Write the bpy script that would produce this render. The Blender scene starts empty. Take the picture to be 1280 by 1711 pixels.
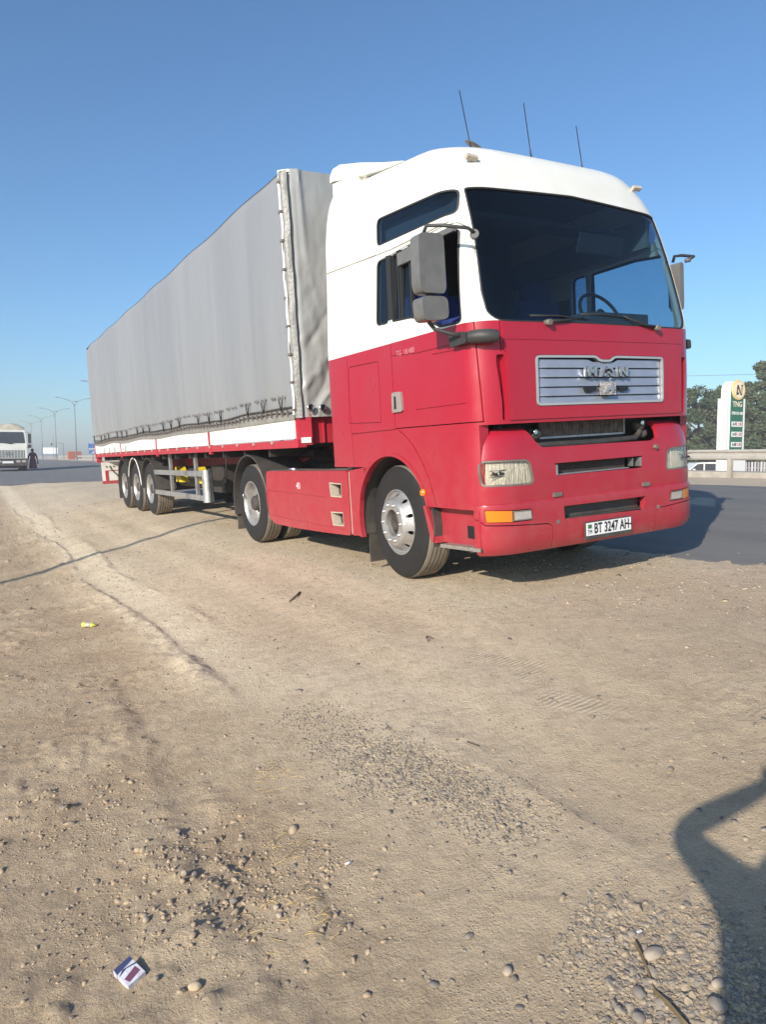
import bpy, bmesh, math, random
import numpy as np
from mathutils import Vector, Matrix, Euler, noise
random.seed(7); rng = np.random.default_rng(11)
SC = bpy.context.scene; COL = SC.collection
R = math.radians
# ------------------------------------------------------------------ camera, sky, sun, exposure
TILT = Matrix(((0.9986,-0.0043,-0.0525),(0.0047,1.0,0.0088),(0.0525,-0.0090,0.9986)))   # the shoulder slopes: the lorry stands on this tilt
u_, s_, vt_ = np.linalg.svd(np.array(TILT)); TILT = Matrix((u_@vt_).tolist())
CAM = Vector((-3.3347,-4.0993,1.1278)); YAW, PITCH, ROLL = 0.5287,-0.081,-0.006
def cam_axes():
    f = Vector((math.sin(YAW)*math.cos(PITCH), math.cos(YAW)*math.cos(PITCH), math.sin(PITCH)))
    r = Vector((math.cos(YAW),-math.sin(YAW),0)); u = r.cross(f)
    c, s = math.cos(ROLL), math.sin(ROLL)
    return c*r+s*u, -s*r+c*u, f
RX, UP, FW = cam_axes()
cd = bpy.data.cameras.new('camera'); cam = bpy.data.objects.new('camera', cd); COL.objects.link(cam)
mw = Matrix((RX, UP, -FW)).transposed().to_4x4(); mw.translation = CAM; cam.matrix_world = mw
cd.sensor_width = 36; cd.lens = 25.146; cd.clip_start = .05; cd.clip_end = 9000
SC.camera = cam
SUN_EL, SUN_AZ = R(25.3), R(59.5)          # light travels towards azimuth 59.5 (from +y to +x)
travel = Vector((math.sin(SUN_AZ)*math.cos(SUN_EL), math.cos(SUN_AZ)*math.cos(SUN_EL), -math.sin(SUN_EL)))
travel = (TILT @ travel).normalized()
w = bpy.data.worlds.new('World'); SC.world = w; w.use_nodes = True
nt = w.node_tree; nt.nodes.clear()
sky = nt.nodes.new('ShaderNodeTexSky'); sky.sky_type = 'NISHITA'; sky.sun_disc = False
sky.sun_elevation = math.asin(-travel.z); sky.sun_rotation = math.atan2(-travel.x, -travel.y)
sky.altitude = 0; sky.air_density = 1.0; sky.dust_density = 1.0; sky.ozone_density = 2.8
bg = nt.nodes.new('ShaderNodeBackground'); bg.inputs['Strength'].default_value = 0.107
wo = nt.nodes.new('ShaderNodeOutputWorld')
tint = nt.nodes.new('ShaderNodeMix'); tint.data_type = 'RGBA'; tint.blend_type = 'MULTIPLY'; tint.inputs[0].default_value = 1; tint.inputs[7].default_value = (.655,.87,1.01,1)   # white balance of the phone
nt.links.new(sky.outputs[0], tint.inputs[6]); nt.links.new(tint.outputs[2], bg.inputs[0]); nt.links.new(bg.outputs[0], wo.inputs[0])
sd = bpy.data.lights.new('sun', 'SUN'); sd.energy = 3.8; sd.angle = R(.53); sd.color = (1,.92,.80)
so = bpy.data.objects.new('sun', sd); COL.objects.link(so)
so.rotation_euler = travel.to_track_quat('-Z','Y').to_euler(); so.location = (-30,-20,30)
SC.view_settings.view_transform = 'Standard'; SC.view_settings.look = 'None'
SC.view_settings.exposure = 0.68; SC.view_settings.gamma = 1; SC.view_settings.use_curve_mapping = False
SC.cycles.max_bounces = 7; SC.cycles.transparent_max_bounces = 16; SC.cycles.use_denoising = True
SC.cycles.caustics_reflective = False; SC.cycles.caustics_refractive = False

# ------------------------------------------------------------------ object helpers
def tag(o, label=None, cat=None, group=None, kind=None):
    if label: o['label'] = label
    if cat: o['category'] = cat
    if group: o['group'] = group
    if kind: o['kind'] = kind
    return o
def thing(name, label, cat, base=(0,0,0), group=None, rot=None):
    o = bpy.data.objects.new(name, None); COL.objects.link(o); o.empty_display_size = .2
    m = (rot or Matrix.Identity(3)).to_4x4(); m.translation = base; o.matrix_world = m
    return tag(o, label, cat, group)
class MB:
    """collects shapes in one bmesh"""
    def __init__(s): s.bm = bmesh.new(); s.mi = 0
    def _add(s, verts, faces, smooth=False):
        vs = [s.bm.verts.new(v) for v in verts]
        for f in faces:
            try:
                fc = s.bm.faces.new([vs[i] for i in f]); fc.material_index = s.mi; fc.smooth = smooth
            except ValueError: pass
        return vs
    def box(s, a, b, rot=None, c=None):
        x0,y0,z0 = a; x1,y1,z1 = b
        v = [Vector(p) for p in ((x0,y0,z0),(x1,y0,z0),(x1,y1,z0),(x0,y1,z0),(x0,y0,z1),(x1,y0,z1),(x1,y1,z1),(x0,y1,z1))]
        if rot is not None:
            cc = Vector(c) if c else (v[0]+v[6])/2
            v = [cc + rot@(p-cc) for p in v]
        s._add(v, [(0,3,2,1),(4,5,6,7),(0,1,5,4),(1,2,6,5),(2,3,7,6),(3,0,4,7)]); return s
    def prism(s, poly, ax, a, b, smooth=False):
        """poly in the two other axes (x,y,z order), extruded along ax from a to b"""
        def P(p, t):
            q = list(p); q.insert(ax, t); return q
        n = len(poly); v = [P(p,a) for p in poly]+[P(p,b) for p in poly]
        area = sum(poly[i][0]*poly[(i+1)%n][1]-poly[(i+1)%n][0]*poly[i][1] for i in range(n))
        flip = (area > 0) ^ (ax == 1) ^ (b < a)
        f = [tuple(range(n))[::-1] if flip else tuple(range(n)), tuple(range(n,2*n)) if flip else tuple(range(n,2*n))[::-1]]
        vs = s._add(v, f)
        for i in range(n):
            j = (i+1)%n
            q = (i,j,j+n,i+n) if flip else (i,i+n,j+n,j)
            fc = s.bm.faces.new([vs[k] for k in q]); fc.material_index = s.mi; fc.smooth = smooth
        return s
    def ring(s, outer, inner, ax, a, b):
        """frame between two outlines with the same number of points"""
        def P(p, t):
            q = list(p); q.insert(ax, t); return q
        n = len(outer)
        v = [P(p,a) for p in outer]+[P(p,a) for p in inner]+[P(p,b) for p in outer]+[P(p,b) for p in inner]
        f = []
        for i in range(n):
            j = (i+1)%n
            f += [(i,j,n+j,n+i),(2*n+i,3*n+i,3*n+j,2*n+j),(i,2*n+i,2*n+j,j),(n+i,n+j,3*n+j,3*n+i)]
        s._add(v, f); return s
    def tube(s, pts, r, n=8, cap=True):
        pts = [Vector(p) for p in pts]; rr = r if isinstance(r,(list,tuple)) else [r]*len(pts)
        rings = []; ref = None
        for i, p in enumerate(pts):
            d = ((pts[min(i+1,len(pts)-1)]-p).normalized()+(p-pts[max(i-1,0)]).normalized())
            d = d.normalized() if d.length > 1e-6 else Vector((0,0,1))
            if ref is None: ref = Vector((0,0,1)) if abs(d.z) < .9 else Vector((1,0,0))
            a = d.cross(ref).normalized(); b = a.cross(d).normalized(); ref = b
            rings.append([s.bm.verts.new(p+rr[i]*(math.cos(t)*a+math.sin(t)*b)) for t in [2*math.pi*k/n for k in range(n)]])
        for i in range(len(rings)-1):
            for k in range(n):
                fc = s.bm.faces.new((rings[i][k],rings[i][(k+1)%n],rings[i+1][(k+1)%n],rings[i+1][k])); fc.smooth = True; fc.material_index = s.mi
        if cap:
            for rg in (rings[0][::-1], rings[-1]):
                fc = s.bm.faces.new(rg); fc.material_index = s.mi
        return s
    def lathe(s, prof, c=(0,0,0), ax=0, n=32, smooth=True, close=False):
        """prof: list of (u along axis, r)"""
        c = Vector(c); rings = []
        for u, r in prof:
            ring = []
            for k in range(n):
                t = 2*math.pi*k/n; p = [r*math.cos(t), r*math.sin(t)]; p.insert(ax, u)
                ring.append(s.bm.verts.new(c+Vector(p)))
            rings.append(ring)
        m = len(rings)
        for i in range(m if close else m-1):
            A, B = rings[i], rings[(i+1)%m]
            for k in range(n):
                fc = s.bm.faces.new((A[k],A[(k+1)%n],B[(k+1)%n],B[k])); fc.smooth = smooth; fc.material_index = s.mi
        if not close:
            for rg in (rings[0][::-1], rings[-1]):
                if prof[0][1] > 1e-4:
                    try: fc = s.bm.faces.new(rg); fc.material_index = s.mi
                    except ValueError: pass
        return s
    def ball(s, c, r, n=2, sc=(1,1,1)):
        m = Matrix.Translation(c) @ Matrix.Diagonal((r*sc[0],r*sc[1],r*sc[2],1))
        before = set(s.bm.faces)
        bmesh.ops.create_icosphere(s.bm, subdivisions=n, radius=1, matrix=m)
        for f in s.bm.faces:
            if f not in before: f.material_index = s.mi; f.smooth = True
        return s
    def mesh(s, name='m', bevel=0, fix=True, seg=2):
        if bevel:
            es = [e for e in s.bm.edges if len(e.link_faces) == 2 and e.calc_face_angle(0) > .6]
            bmesh.ops.bevel(s.bm, geom=es, offset=bevel, segments=seg, affect='EDGES', clamp_overlap=True, profile=.6)
        if fix: bmesh.ops.recalc_face_normals(s.bm, faces=s.bm.faces)
        me = bpy.data.meshes.new(name); s.bm.to_mesh(me); s.bm.free(); return me
def smooth_angle(me, ang=35):
    me.polygons.foreach_set('use_smooth', [True]*len(me.polygons))
    try: me.set_sharp_from_angle(angle=R(ang))
    except Exception: pass
def put(name, me, mats, parent=None, sm=None, label=None, local=True):
    """link mesh as ONE object; when the parent is a thing whose parts are drawn in the parent's building frame, keep that frame"""
    if isinstance(me, MB): me = me.mesh(name)
    o = bpy.data.objects.new(name, me); COL.objects.link(o)
    if mats is not None:
        mats = mats if isinstance(mats,(list,tuple)) else [mats]
        ix = np.zeros(len(me.polygons), np.int32); me.polygons.foreach_get('material_index', ix)
        me.materials.clear()
        for m in mats: me.materials.append(m)
        me.polygons.foreach_set('material_index', np.minimum(ix, len(mats)-1).astype(np.int32))
    if sm: smooth_angle(me, sm)
    if parent is not None:
        o.parent = parent
        if 'b' in FR.get(parent.name, {}): o.location = -Vector(FR[parent.name]['b'])
    if label: o['label'] = label
    return o
FR = {}
def truck_thing(name, label, cat, base):
    """a thing whose parts are drawn in the lorry's own frame (x across, y backwards, z up)"""
    o = thing(name, label, cat, TILT@Vector(base), rot=TILT); FR[o.name] = {'b': base}; return o
def boolop(a, b, op='DIFFERENCE'):
    oa = bpy.data.objects.new('ta', a); ob = bpy.data.objects.new('tb', b)
    COL.objects.link(oa); COL.objects.link(ob)
    md = oa.modifiers.new('b','BOOLEAN'); md.operation = op; md.object = ob; md.solver = 'EXACT'
    dg = bpy.context.evaluated_depsgraph_get(); dg.update()
    me = bpy.data.meshes.new_from_object(oa.evaluated_get(dg))
    bpy.data.objects.remove(oa); bpy.data.objects.remove(ob)
    return me
def inflate(poly, d):
    """offset a simple polygon outwards by d"""
    n = len(poly); out = []
    area = sum(poly[i][0]*poly[(i+1)%n][1]-poly[(i+1)%n][0]*poly[i][1] for i in range(n))
    sg = 1 if area > 0 else -1
    for i in range(n):
        p0, p1, p2 = Vector(poly[i-1]), Vector(poly[i]), Vector(poly[(i+1)%n])
        a = (p1-p0).normalized(); b = (p2-p1).normalized()
        na = Vector((a.y,-a.x))*sg; nb = Vector((b.y,-b.x))*sg
        m = (na+nb); m = m/max(.3, 1+na.dot(nb))
        out.append(tuple(p1+m*d))
    return out
def rounded(poly, r, k=4):
    """round the corners of a polygon"""
    n = len(poly); out = []
    for i in range(n):
        p0, p1, p2 = Vector(poly[i-1]), Vector(poly[i]), Vector(poly[(i+1)%n])
        a, b = (p0-p1), (p2-p1); d = min(r, a.length*.45, b.length*.45)
        A, B = p1+a.normalized()*d, p1+b.normalized()*d
        for t in [j/k for j in range(k+1)]:
            out.append(tuple((1-t)**2*A+2*t*(1-t)*p1+t*t*B))
    return out
def text_mesh(txt, size, depth=.002, offset=0, sx=1, align='CENTER'):
    c = bpy.data.curves.new('t','FONT'); c.body = txt; c.size = size; c.extrude = depth; c.offset = offset
    c.align_x = align; c.align_y = 'CENTER'; c.resolution_u = 3
    o = bpy.data.objects.new('t', c); COL.objects.link(o)
    dg = bpy.context.evaluated_depsgraph_get(); dg.update()
    me = bpy.data.meshes.new_from_object(o.evaluated_get(dg)); bpy.data.objects.remove(o)
    me.transform(Matrix.Diagonal((sx,1,1,1))); return me
# text planes: text x -> truck x, text y -> truck z, facing -y
FACE_FRONT = Matrix(((1,0,0),(0,0,-1),(0,1,0))).to_4x4()
FACE_SIDE = Matrix(((0,0,-1),(-1,0,0),(0,1,0))).to_4x4()     # facing -x, reading towards -y
def stamp(name, txt, size, at, mat, parent, face=FACE_FRONT, **k):
    me = text_mesh(txt, size, **k); me.transform(Matrix.Translation(at)@face)
    return put(name, me, mat, parent)

# ------------------------------------------------------------------ materials
MT = {}
def mat(name, col=(.5,.5,.5), rough=.5, metal=0, var=0, vs=3, vcol=None, bump=0, bs=40, coat=0, spec=.5, emit=None, dirt=None, coords='Object', bd=.02, rv=0, anis=None):
    m = bpy.data.materials.new(name); m.use_nodes = True; n = m.node_tree; L = n.links
    p = n.nodes['Principled BSDF']; p.inputs['Base Color'].default_value = (*col,1)
    p.inputs['Roughness'].default_value = rough; p.inputs['Metallic'].default_value = metal
    p.inputs['Coat Weight'].default_value = coat; p.inputs['Coat Roughness'].default_value = .08
    p.inputs['Specular IOR Level'].default_value = spec
    tc = n.nodes.new('ShaderNodeTexCoord'); src = tc.outputs[coords]
    col_out = None
    def noise_(scale, det=6, ro=.6):
        t = n.nodes.new('ShaderNodeTexNoise'); t.inputs['Scale'].default_value = scale; t.inputs['Detail'].default_value = det
        t.inputs['Roughness'].default_value = ro; mp = n.nodes.new('ShaderNodeMapping')
        if anis: mp.inputs['Scale'].default_value = anis
        L.new(src, mp.inputs[0]); L.new(mp.outputs[0], t.inputs['Vector']); return t
    def ramp(v, a, b):
        r = n.nodes.new('ShaderNodeMapRange'); r.inputs[1].default_value = a; r.inputs[2].default_value = b; L.new(v, r.inputs[0]); return r.outputs[0]
    def mix(f, a, b):
        x = n.nodes.new('ShaderNodeMix'); x.data_type = 'RGBA'
        L.new(f, x.inputs[0])
        for k, s in ((6,a),(7,b)):
            if isinstance(s, tuple): x.inputs[k].default_value = (*s,1)
            else: L.new(s, x.inputs[k])
        return x.outputs[2]
    cur = col
    if var or vcol:
        t = noise_(vs); c2 = vcol or tuple(max(0,min(1,c*(1-var))) for c in col)
        cur = mix(ramp(t.outputs[0], .38, .66), cur, c2)
    if dirt:      # dirt = (colour, z_low, z_high, amount)  real road dust, thickest low on the body
        dc, z0, z1, am = dirt
        sep = n.nodes.new('ShaderNodeSeparateXYZ'); L.new(src, sep.inputs[0])
        g = ramp(sep.outputs[2], z1, z0); t = noise_(5, 8, .7)
        mm = n.nodes.new('ShaderNodeMath'); mm.operation = 'MULTIPLY'; L.new(g, mm.inputs[0]); L.new(ramp(t.outputs[0], .3, .75), mm.inputs[1])
        m2 = n.nodes.new('ShaderNodeMath'); m2.operation = 'MULTIPLY'; L.new(mm.outputs[0], m2.inputs[0]); m2.inputs[1].default_value = am
        cur = mix(m2.outputs[0], cur, dc)
    if not isinstance(cur, tuple): L.new(cur, p.inputs['Base Color'])
    if rv:
        t = noise_(vs*2.3); rr = n.nodes.new('ShaderNodeMapRange'); rr.inputs[1].default_value = .3; rr.inputs[2].default_value = .7
        rr.inputs[3].default_value = max(0,rough-rv); rr.inputs[4].default_value = min(1,rough+rv); L.new(t.outputs[0], rr.inputs[0]); L.new(rr.outputs[0], p.inputs['Roughness'])
    if bump:
        t = noise_(bs); b = n.nodes.new('ShaderNodeBump'); b.inputs['Strength'].default_value = bump; b.inputs['Distance'].default_value = bd
        L.new(t.outputs[0], b.inputs['Height']); L.new(b.outputs[0], p.inputs['Normal'])
    if emit:
        p.inputs['Emission Color'].default_value = (*emit[0],1); p.inputs['Emission Strength'].default_value = emit[1]
    MT[name] = m; return m
def glass(name, tint=(.6,.75,.8), rough=.01, ior=1.5):
    m = bpy.data.materials.new(name); m.use_nodes = True; n = m.node_tree; n.nodes.clear(); L = n.links
    o = n.nodes.new('ShaderNodeOutputMaterial'); t = n.nodes.new('ShaderNodeBsdfTransparent'); g = n.nodes.new('ShaderNodeBsdfGlossy')
    t.inputs[0].default_value = (*tint,1); g.inputs['Roughness'].default_value = rough; g.inputs[0].default_value = (1,1,1,1)
    f = n.nodes.new('ShaderNodeFresnel'); f.inputs[0].default_value = ior; x = n.nodes.new('ShaderNodeMixShader')
    ge = n.nodes.new('ShaderNodeNewGeometry'); iv = n.nodes.new('ShaderNodeMath'); iv.operation = 'SUBTRACT'; iv.inputs[0].default_value = 1; L.new(ge.outputs['Backfacing'], iv.inputs[1])
    mu = n.nodes.new('ShaderNodeMath'); mu.operation = 'MULTIPLY'; L.new(f.outputs[0], mu.inputs[0]); L.new(iv.outputs[0], mu.inputs[1])   # no total reflection inside the thin pane
    L.new(mu.outputs[0], x.inputs[0]); L.new(t.outputs[0], x.inputs[1]); L.new(g.outputs[0], x.inputs[2]); L.new(x.outputs[0], o.inputs[0])
    MT[name] = m; return m
DUST = (.40,.30,.21)
RED = mat('red_paint', (.385,.008,.028), .34, vcol=(.37,.017,.037), vs=1.4, coat=.12, dirt=((.36,.16,.13),.3,1.5,.42), rv=.10, bump=.03, bs=5, bd=.01)
REDT = mat('trailer_red', (.47,.016,.04), .42, var=.25, vs=5, dirt=(DUST,.2,1.6,.5), rv=.1)
WHITE = mat('white_paint', (.79,.78,.73), .33, vcol=(.70,.68,.62), vs=1.6, coat=.2, bump=.02, bs=4, bd=.01)
WBOARD = mat('white_board_paint', (.80,.79,.76), .5, vcol=(.70,.67,.62), vs=4, dirt=((.55,.47,.38),.9,1.7,.35))
BLACK = mat('black_plastic', (.045,.044,.045), .55, var=.3, vs=8, dirt=((.2,.16,.12),.2,1.8,.5))
MIRR = mat('grey_mirror_plastic', (.155,.15,.142), .34, var=.2, vs=9, bump=.05, bs=200, bd=.002)
DARK = mat('dark_metal', (.030,.028,.027), .7, var=.4, vs=6, dirt=((.16,.12,.09),.1,1.2,.5))
RUBBER = mat('tyre_rubber', (.016,.0145,.014), .78, var=.25, vs=5, bump=.12, bs=60, bd=.004)
TREAD = mat('dusty_tread', (.25,.215,.175), .92, vcol=(.16,.135,.11), vs=9, bump=.25, bs=70, bd=.006)
STEEL = mat('wheel_steel', (.50,.49,.48), .42, metal=.6, var=.2, vs=10, rv=.12, dirt=((.3,.24,.19),.1,1.0,.35))
ALU = mat('brushed_aluminium', (.62,.61,.60), .42, metal=.85, var=.25, vs=8, rv=.1)
CHROME = mat('chrome', (.80,.80,.80), .16, metal=1, rv=.08)
GRILLE = mat('silver_grille', (.42,.45,.52), .36, metal=.55, var=.12, vs=6, rv=.08)
GASKET = mat('black_rubber_seal', (.02,.02,.02), .6)
WSG = glass('windscreen_glass', (.60,.70,.75)); SDG = glass('side_glass', (.78,.84,.90)); LNS = glass('lamp_glass', (.96,.94,.90), .05)
UPG = glass('dark_side_glass', (.5,.58,.66))
AMBER = mat('amber_lens', (.75,.22,.015), .18, coat=.5, bump=.2, bs=90, bd=.003)
CLEAR = mat('frosted_lens', (.50,.46,.42), .2, coat=.6, bump=.35, bs=120, bd=.004, var=.3, vs=20)
REFL = mat('lamp_reflector', (.86,.82,.75), .30, metal=.45, var=.35, vs=16, bump=1, bs=9, bd=.03, anis=(9,1,.5))
HOUS = mat('lamp_housing', (.20,.17,.15), .5, var=.3, vs=12)
INTR = mat('cab_interior', (.045,.048,.055), .8, var=.2, vs=5)
SEAT = mat('blue_seat_cloth', (.02,.04,.20), .85, var=.3, vs=12)
PLATE = mat('plate_white', (.80,.80,.80), .35, var=.1, vs=14)
INK = mat('black_ink', (.012,.012,.014), .45)
CHECK = mat('chequer_plate', (.40,.36,.31), .5, metal=.4, bump=.8, bs=55, bd=.01, var=.3, vs=20)
FIN = mat('radiator_fins', (.36,.30,.27), .6, metal=.4, var=.5, vs=16)
BEIGE = mat('beige_plastic', (.52,.45,.36), .6, var=.2, vs=8)
YEL = mat('yellow_plastic', (.75,.55,.02), .45, var=.15, vs=8)
# ------------------------------------------------------------------ ground shape
def sstep(a, b, x):
    t = np.clip((x-a)/(b-a), 0, 1); return t*t*(3-2*t)
def gbase(x, y):
    x = np.asarray(x, float); y = np.asarray(y, float)
    near = np.interp(x, [-60,-14,-8,-6,-3.5,-2.5,-1,-.4,.3,7,9,10.5,13,17,18.5,24,30],
                     [-.95,-.9,-.85,-.79,-.52,-.43,-.165,-.065,.0158,.368,.44,.47,.45,.42,.3,-1.15,-1.2])
    near = near-.00877*np.clip(y,-12,22)
    far = np.interp(x, [-60,-3,2,10.5,13,17,18.5,24,30], [-.2,-.02,.05,.42,.40,.38,.3,-1.15,-1.2])
    k = sstep(17,44,y)
    return near*(1-k)+far*k
def hsh(i, j, s):
    v = (i*374761393+j*668265263+s*982451653) & 0xFFFFFFFF
    v = ((v ^ (v >> 13))*1274126177) & 0xFFFFFFFF
    return ((v ^ (v >> 16)) & 0xFFFF)/65535.0
def vnoise(x, y, s=0):
    xi = np.floor(x).astype(np.int64); yi = np.floor(y).astype(np.int64); fx = x-xi; fy = y-yi
    fx = fx*fx*(3-2*fx); fy = fy*fy*(3-2*fy)
    a, b, c, d = hsh(xi,yi,s), hsh(xi+1,yi,s), hsh(xi,yi+1,s), hsh(xi+1,yi+1,s)
    return (a*(1-fx)+b*fx)*(1-fy)+(c*(1-fx)+d*fx)*fy
def fbm(x, y, s=0, o=4):
    t = 0; a = .5; n = 0
    for k in range(o):
        t = t+a*vnoise(x*2**k, y*2**k, s+k*17); n += a; a *= .5
    return t/n
def gdetail(x, y):
    edge = 2.1+.5*(fbm(x*0+3.3, y*.35, 5)-.5)
    rough = .12+.88*(1-sstep(-2.5,-1.7,x))+.35*(1-sstep(-2.6,-1.2,y+.4*x))*sstep(-2.2,-1.5,x)
    rough = np.clip(rough, 0, 1)*(1-sstep(1.4,2.6,x))
    near = 1-sstep(10,30,y)
    patch = sstep(.42,.68,fbm(x*1.9+7, y*1.9+2, 9))
    z = .05*(fbm(x*.8, y*.8, 1)-.5)*(.4+.6*rough)
    z += rough*(.30+.7*patch)*(.034*(fbm(x*7, y*7, 2)-.5)+.020*np.maximum(0, fbm(x*16, y*16, 3, 3)-.5)*2)
    z += (.25+.75*rough)*.009*(fbm(x*42, y*42, 4, 2)-.5)
    cl = sstep(.55,.78,fbm(x*11+40, y*11+4, 23, 3)); z += rough*patch*cl*.016
    # wheel-rut edges running along the lay-by
    wob = .07*np.sin(y*.9)+.10*(fbm(y*.5, y*0+1.5, 6)-.5)
    for xc, wd, am, y0, y1 in ((-2.08,.07,.026,-.4,24),(-1.68,.09,.020,1.4,24),(-1.35,.02,.006,-2.8,-1.2),(-2.02,.06,.018,-.6,1.3),(-2.6,.08,.014,-2.5,1.0)):
        msk = sstep(y0,y0+.6,y)*(1-sstep(y1-3 if y1 > 5 else y1-.5,y1,y))*sstep(.30,.5,fbm(y*1.3+xc*9, y*0+.5, 8))
        u = (x-xc-wob)/wd
        z += msk*am*np.where(u < 0, np.exp(-u*u*.12), np.exp(-u*u*3.2))*(.2+1.6*fbm(x*14,y*9,12,3))
    z += -.028*np.exp(-((x+.55-.05*np.sin(y*.6))/.28)**2)*sstep(-4,0,y)
    z += -.018*np.exp(-((x+1.15-.06*np.sin(y*.5))/.22)**2)
    # compacted patch where asphalt shows through
    return z*near+(1-near)*.03*(fbm(x*.7,y*.7,33)-.5)*(1-sstep(2,3,x))
def redge(y):
    """left edge of the asphalt"""
    e = 2.35+.35*(fbm(y*.6+3, y*0+.2, 41)-.5)-.25*sstep(14,26,y)
    lay = -16*sstep(29,40,y)
    return e+lay
def gz(x, y): return float(gbase(x,y)+gdetail(np.array([float(x)]),np.array([float(y)]))[0])
def graded(lo, hi, step, a, b, g=1.06):
    m = list(np.arange(lo, hi, step)); s = step; v = m[-1]
    while v < b: s = min(s*g, 60); v += s; m.append(v)
    s = step; v = m[0]; l = []
    while v > a: s = min(s*g, 60); v -= s; l.append(v)
    return np.array(l[::-1]+m)
def grid_mesh(name, xs, ys, zf):
    X, Y = np.meshgrid(xs, ys); Zz = zf(X, Y); nx, ny = len(xs), len(ys)
    v = np.stack([X,Y,Zz],-1).reshape(-1,3)
    i = (np.arange(ny-1)[:,None]*nx+np.arange(nx-1)[None,:]).reshape(-1)
    f = np.stack([i,i+1,i+1+nx,i+nx],-1)
    me = bpy.data.meshes.new(name); me.vertices.add(len(v)); me.vertices.foreach_set('co', v.ravel())
    me.loops.add(f.size); me.loops.foreach_set('vertex_index', f.ravel().astype(np.int32))
    me.polygons.add(len(f)); me.polygons.foreach_set('loop_start', np.arange(0,f.size,4,dtype=np.int32)); me.polygons.foreach_set('loop_total', np.full(len(f),4,dtype=np.int32))
    me.polygons.foreach_set('use_smooth', np.ones(len(f),bool)); me.update(); me.validate(); return me
def sand_mat():
    m = bpy.data.materials.new('dusty_ground'); m.use_nodes = True; n = m.node_tree; L = n.links; p = n.nodes['Principled BSDF']
    p.inputs['Roughness'].default_value = .95; p.inputs['Specular IOR Level'].default_value = .2
    tc = n.nodes.new('ShaderNodeTexCoord'); src = tc.outputs['Object']
    def N(scale, det=8, ro=.6, sc=(1,1,1)):
        t = n.nodes.new('ShaderNodeTexNoise'); t.inputs['Scale'].default_value = scale; t.inputs['Detail'].default_value = det; t.inputs['Roughness'].default_value = ro
        mp = n.nodes.new('ShaderNodeMapping'); mp.inputs['Scale'].default_value = sc; L.new(src, mp.inputs[0]); L.new(mp.outputs[0], t.inputs[0]); return t.outputs[0]
    def MR(v, a, b, c=0, d=1):
        r = n.nodes.new('ShaderNodeMapRange'); r.inputs[1].default_value = a; r.inputs[2].default_value = b; r.inputs[3].default_value = c; r.inputs[4].default_value = d; L.new(v, r.inputs[0]); return r.outputs[0]
    def MX(f, a, b, mode='MIX'):
        x = n.nodes.new('ShaderNodeMix'); x.data_type = 'RGBA'; x.blend_type = mode
        if isinstance(f, float): x.inputs[0].default_value = f
        else: L.new(f, x.inputs[0])
        for k, s in ((6,a),(7,b)):
            if isinstance(s, tuple): x.inputs[k].default_value = (*s,1)
            else: L.new(s, x.inputs[k])
        return x.outputs[2]
    def MA(op, a, b):
        x = n.nodes.new('ShaderNodeMath'); x.operation = op
        for k, s in ((0,a),(1,b)):
            if isinstance(s, (int,float)): x.inputs[k].default_value = s
            else: L.new(s, x.inputs[k])
        return x.outputs[0]
    sep = n.nodes.new('ShaderNodeSeparateXYZ'); L.new(src, sep.inputs[0]); X, Y = sep.outputs[0], sep.outputs[1]
    wob = MA('ADD', X, MA('MULTIPLY', MA('SUBTRACT', N(.7,4), .5), 1.6))
    trk = MA('MULTIPLY', MR(wob, -2.5, -1.6), MR(MA('ADD', Y, MA('MULTIPLY', X, -.35)), -2.3, -.6, .25, 1))                                   # pale compacted track against browner loose verge
    brown = MX(MR(N(1.6,6), .4, .62), (.44,.32,.205), (.55,.42,.28))
    pale = MX(MR(N(1.1,6,.6,(1,.35,1)), .4, .62), (.70,.56,.395), (.62,.49,.335))
    c = MX(trk, brown, pale)
    c = MX(MR(N(.55,5), .50, .68, 0, .4), c, (.52,.40,.27))
    c = MX(MR(N(9,8,.7), .46, .70, 0, .55), c, (.34,.26,.175))
    c = MX(MR(N(60,4,.7), .52, .72, 0, .5), c, (.66,.56,.42)); c = MX(MR(N(150,3,.8), .56, .70, 0, .55), c, (.22,.17,.125))
    c = MX(MR(N(34,5,.75), .58, .74, 0, .55), c, (.26,.205,.15))
    c = MX(MA('MULTIPLY', MA('MULTIPLY', MR(MA('ABSOLUTE', MA('ADD', X, 1.88), 0), .34, .12), MR(Y, -.6, 1.2)), MR(N(2.2,5), .30, .6, .15, .75)), c, (.80,.67,.48))
    gv = MR(wob, .8, 2.6)                                        # greyer, stony band beside the asphalt
    c = MX(MA('MULTIPLY', gv, MR(N(3,8,.7), .35, .65, .05, .55)), c, (.47,.395,.30))
    L.new(c, p.inputs['Base Color'])
    h = MA('ADD', MA('MULTIPLY', N(18,8,.72), .8), MA('MULTIPLY', N(90,5,.75), .35))
    vor = n.nodes.new('ShaderNodeTexVoronoi'); vor.inputs['Scale'].default_value = 75; L.new(src, vor.inputs[0])
    h = MA('ADD', h, MA('MULTIPLY', MR(vor.outputs[0], 0, .35, .30, 0), MR(N(4,4), .45, .65)))
    # tyre tread print in the packed dust
    wv = n.nodes.new('ShaderNodeTexWave'); wv.inputs['Scale'].default_value = 9; wv.inputs['Distortion'].default_value = 1.2; wv.bands_direction = 'Y'; L.new(src, wv.inputs[0])
    band = MA('MULTIPLY', MR(MA('ABSOLUTE', MA('ADD', wob, .55), 0), .16, .10), MR(N(1.3,3), .45, .6))
    h = MA('ADD', h, MA('MULTIPLY', MA('MULTIPLY', wv.outputs[1], band), .35))
    b = n.nodes.new('ShaderNodeBump'); b.inputs['Strength'].default_value = .9; b.inputs['Distance'].default_value = .03
    L.new(h, b.inputs['Height']); L.new(b.outputs[0], p.inputs['Normal']); return m
SAND = sand_mat()
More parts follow.
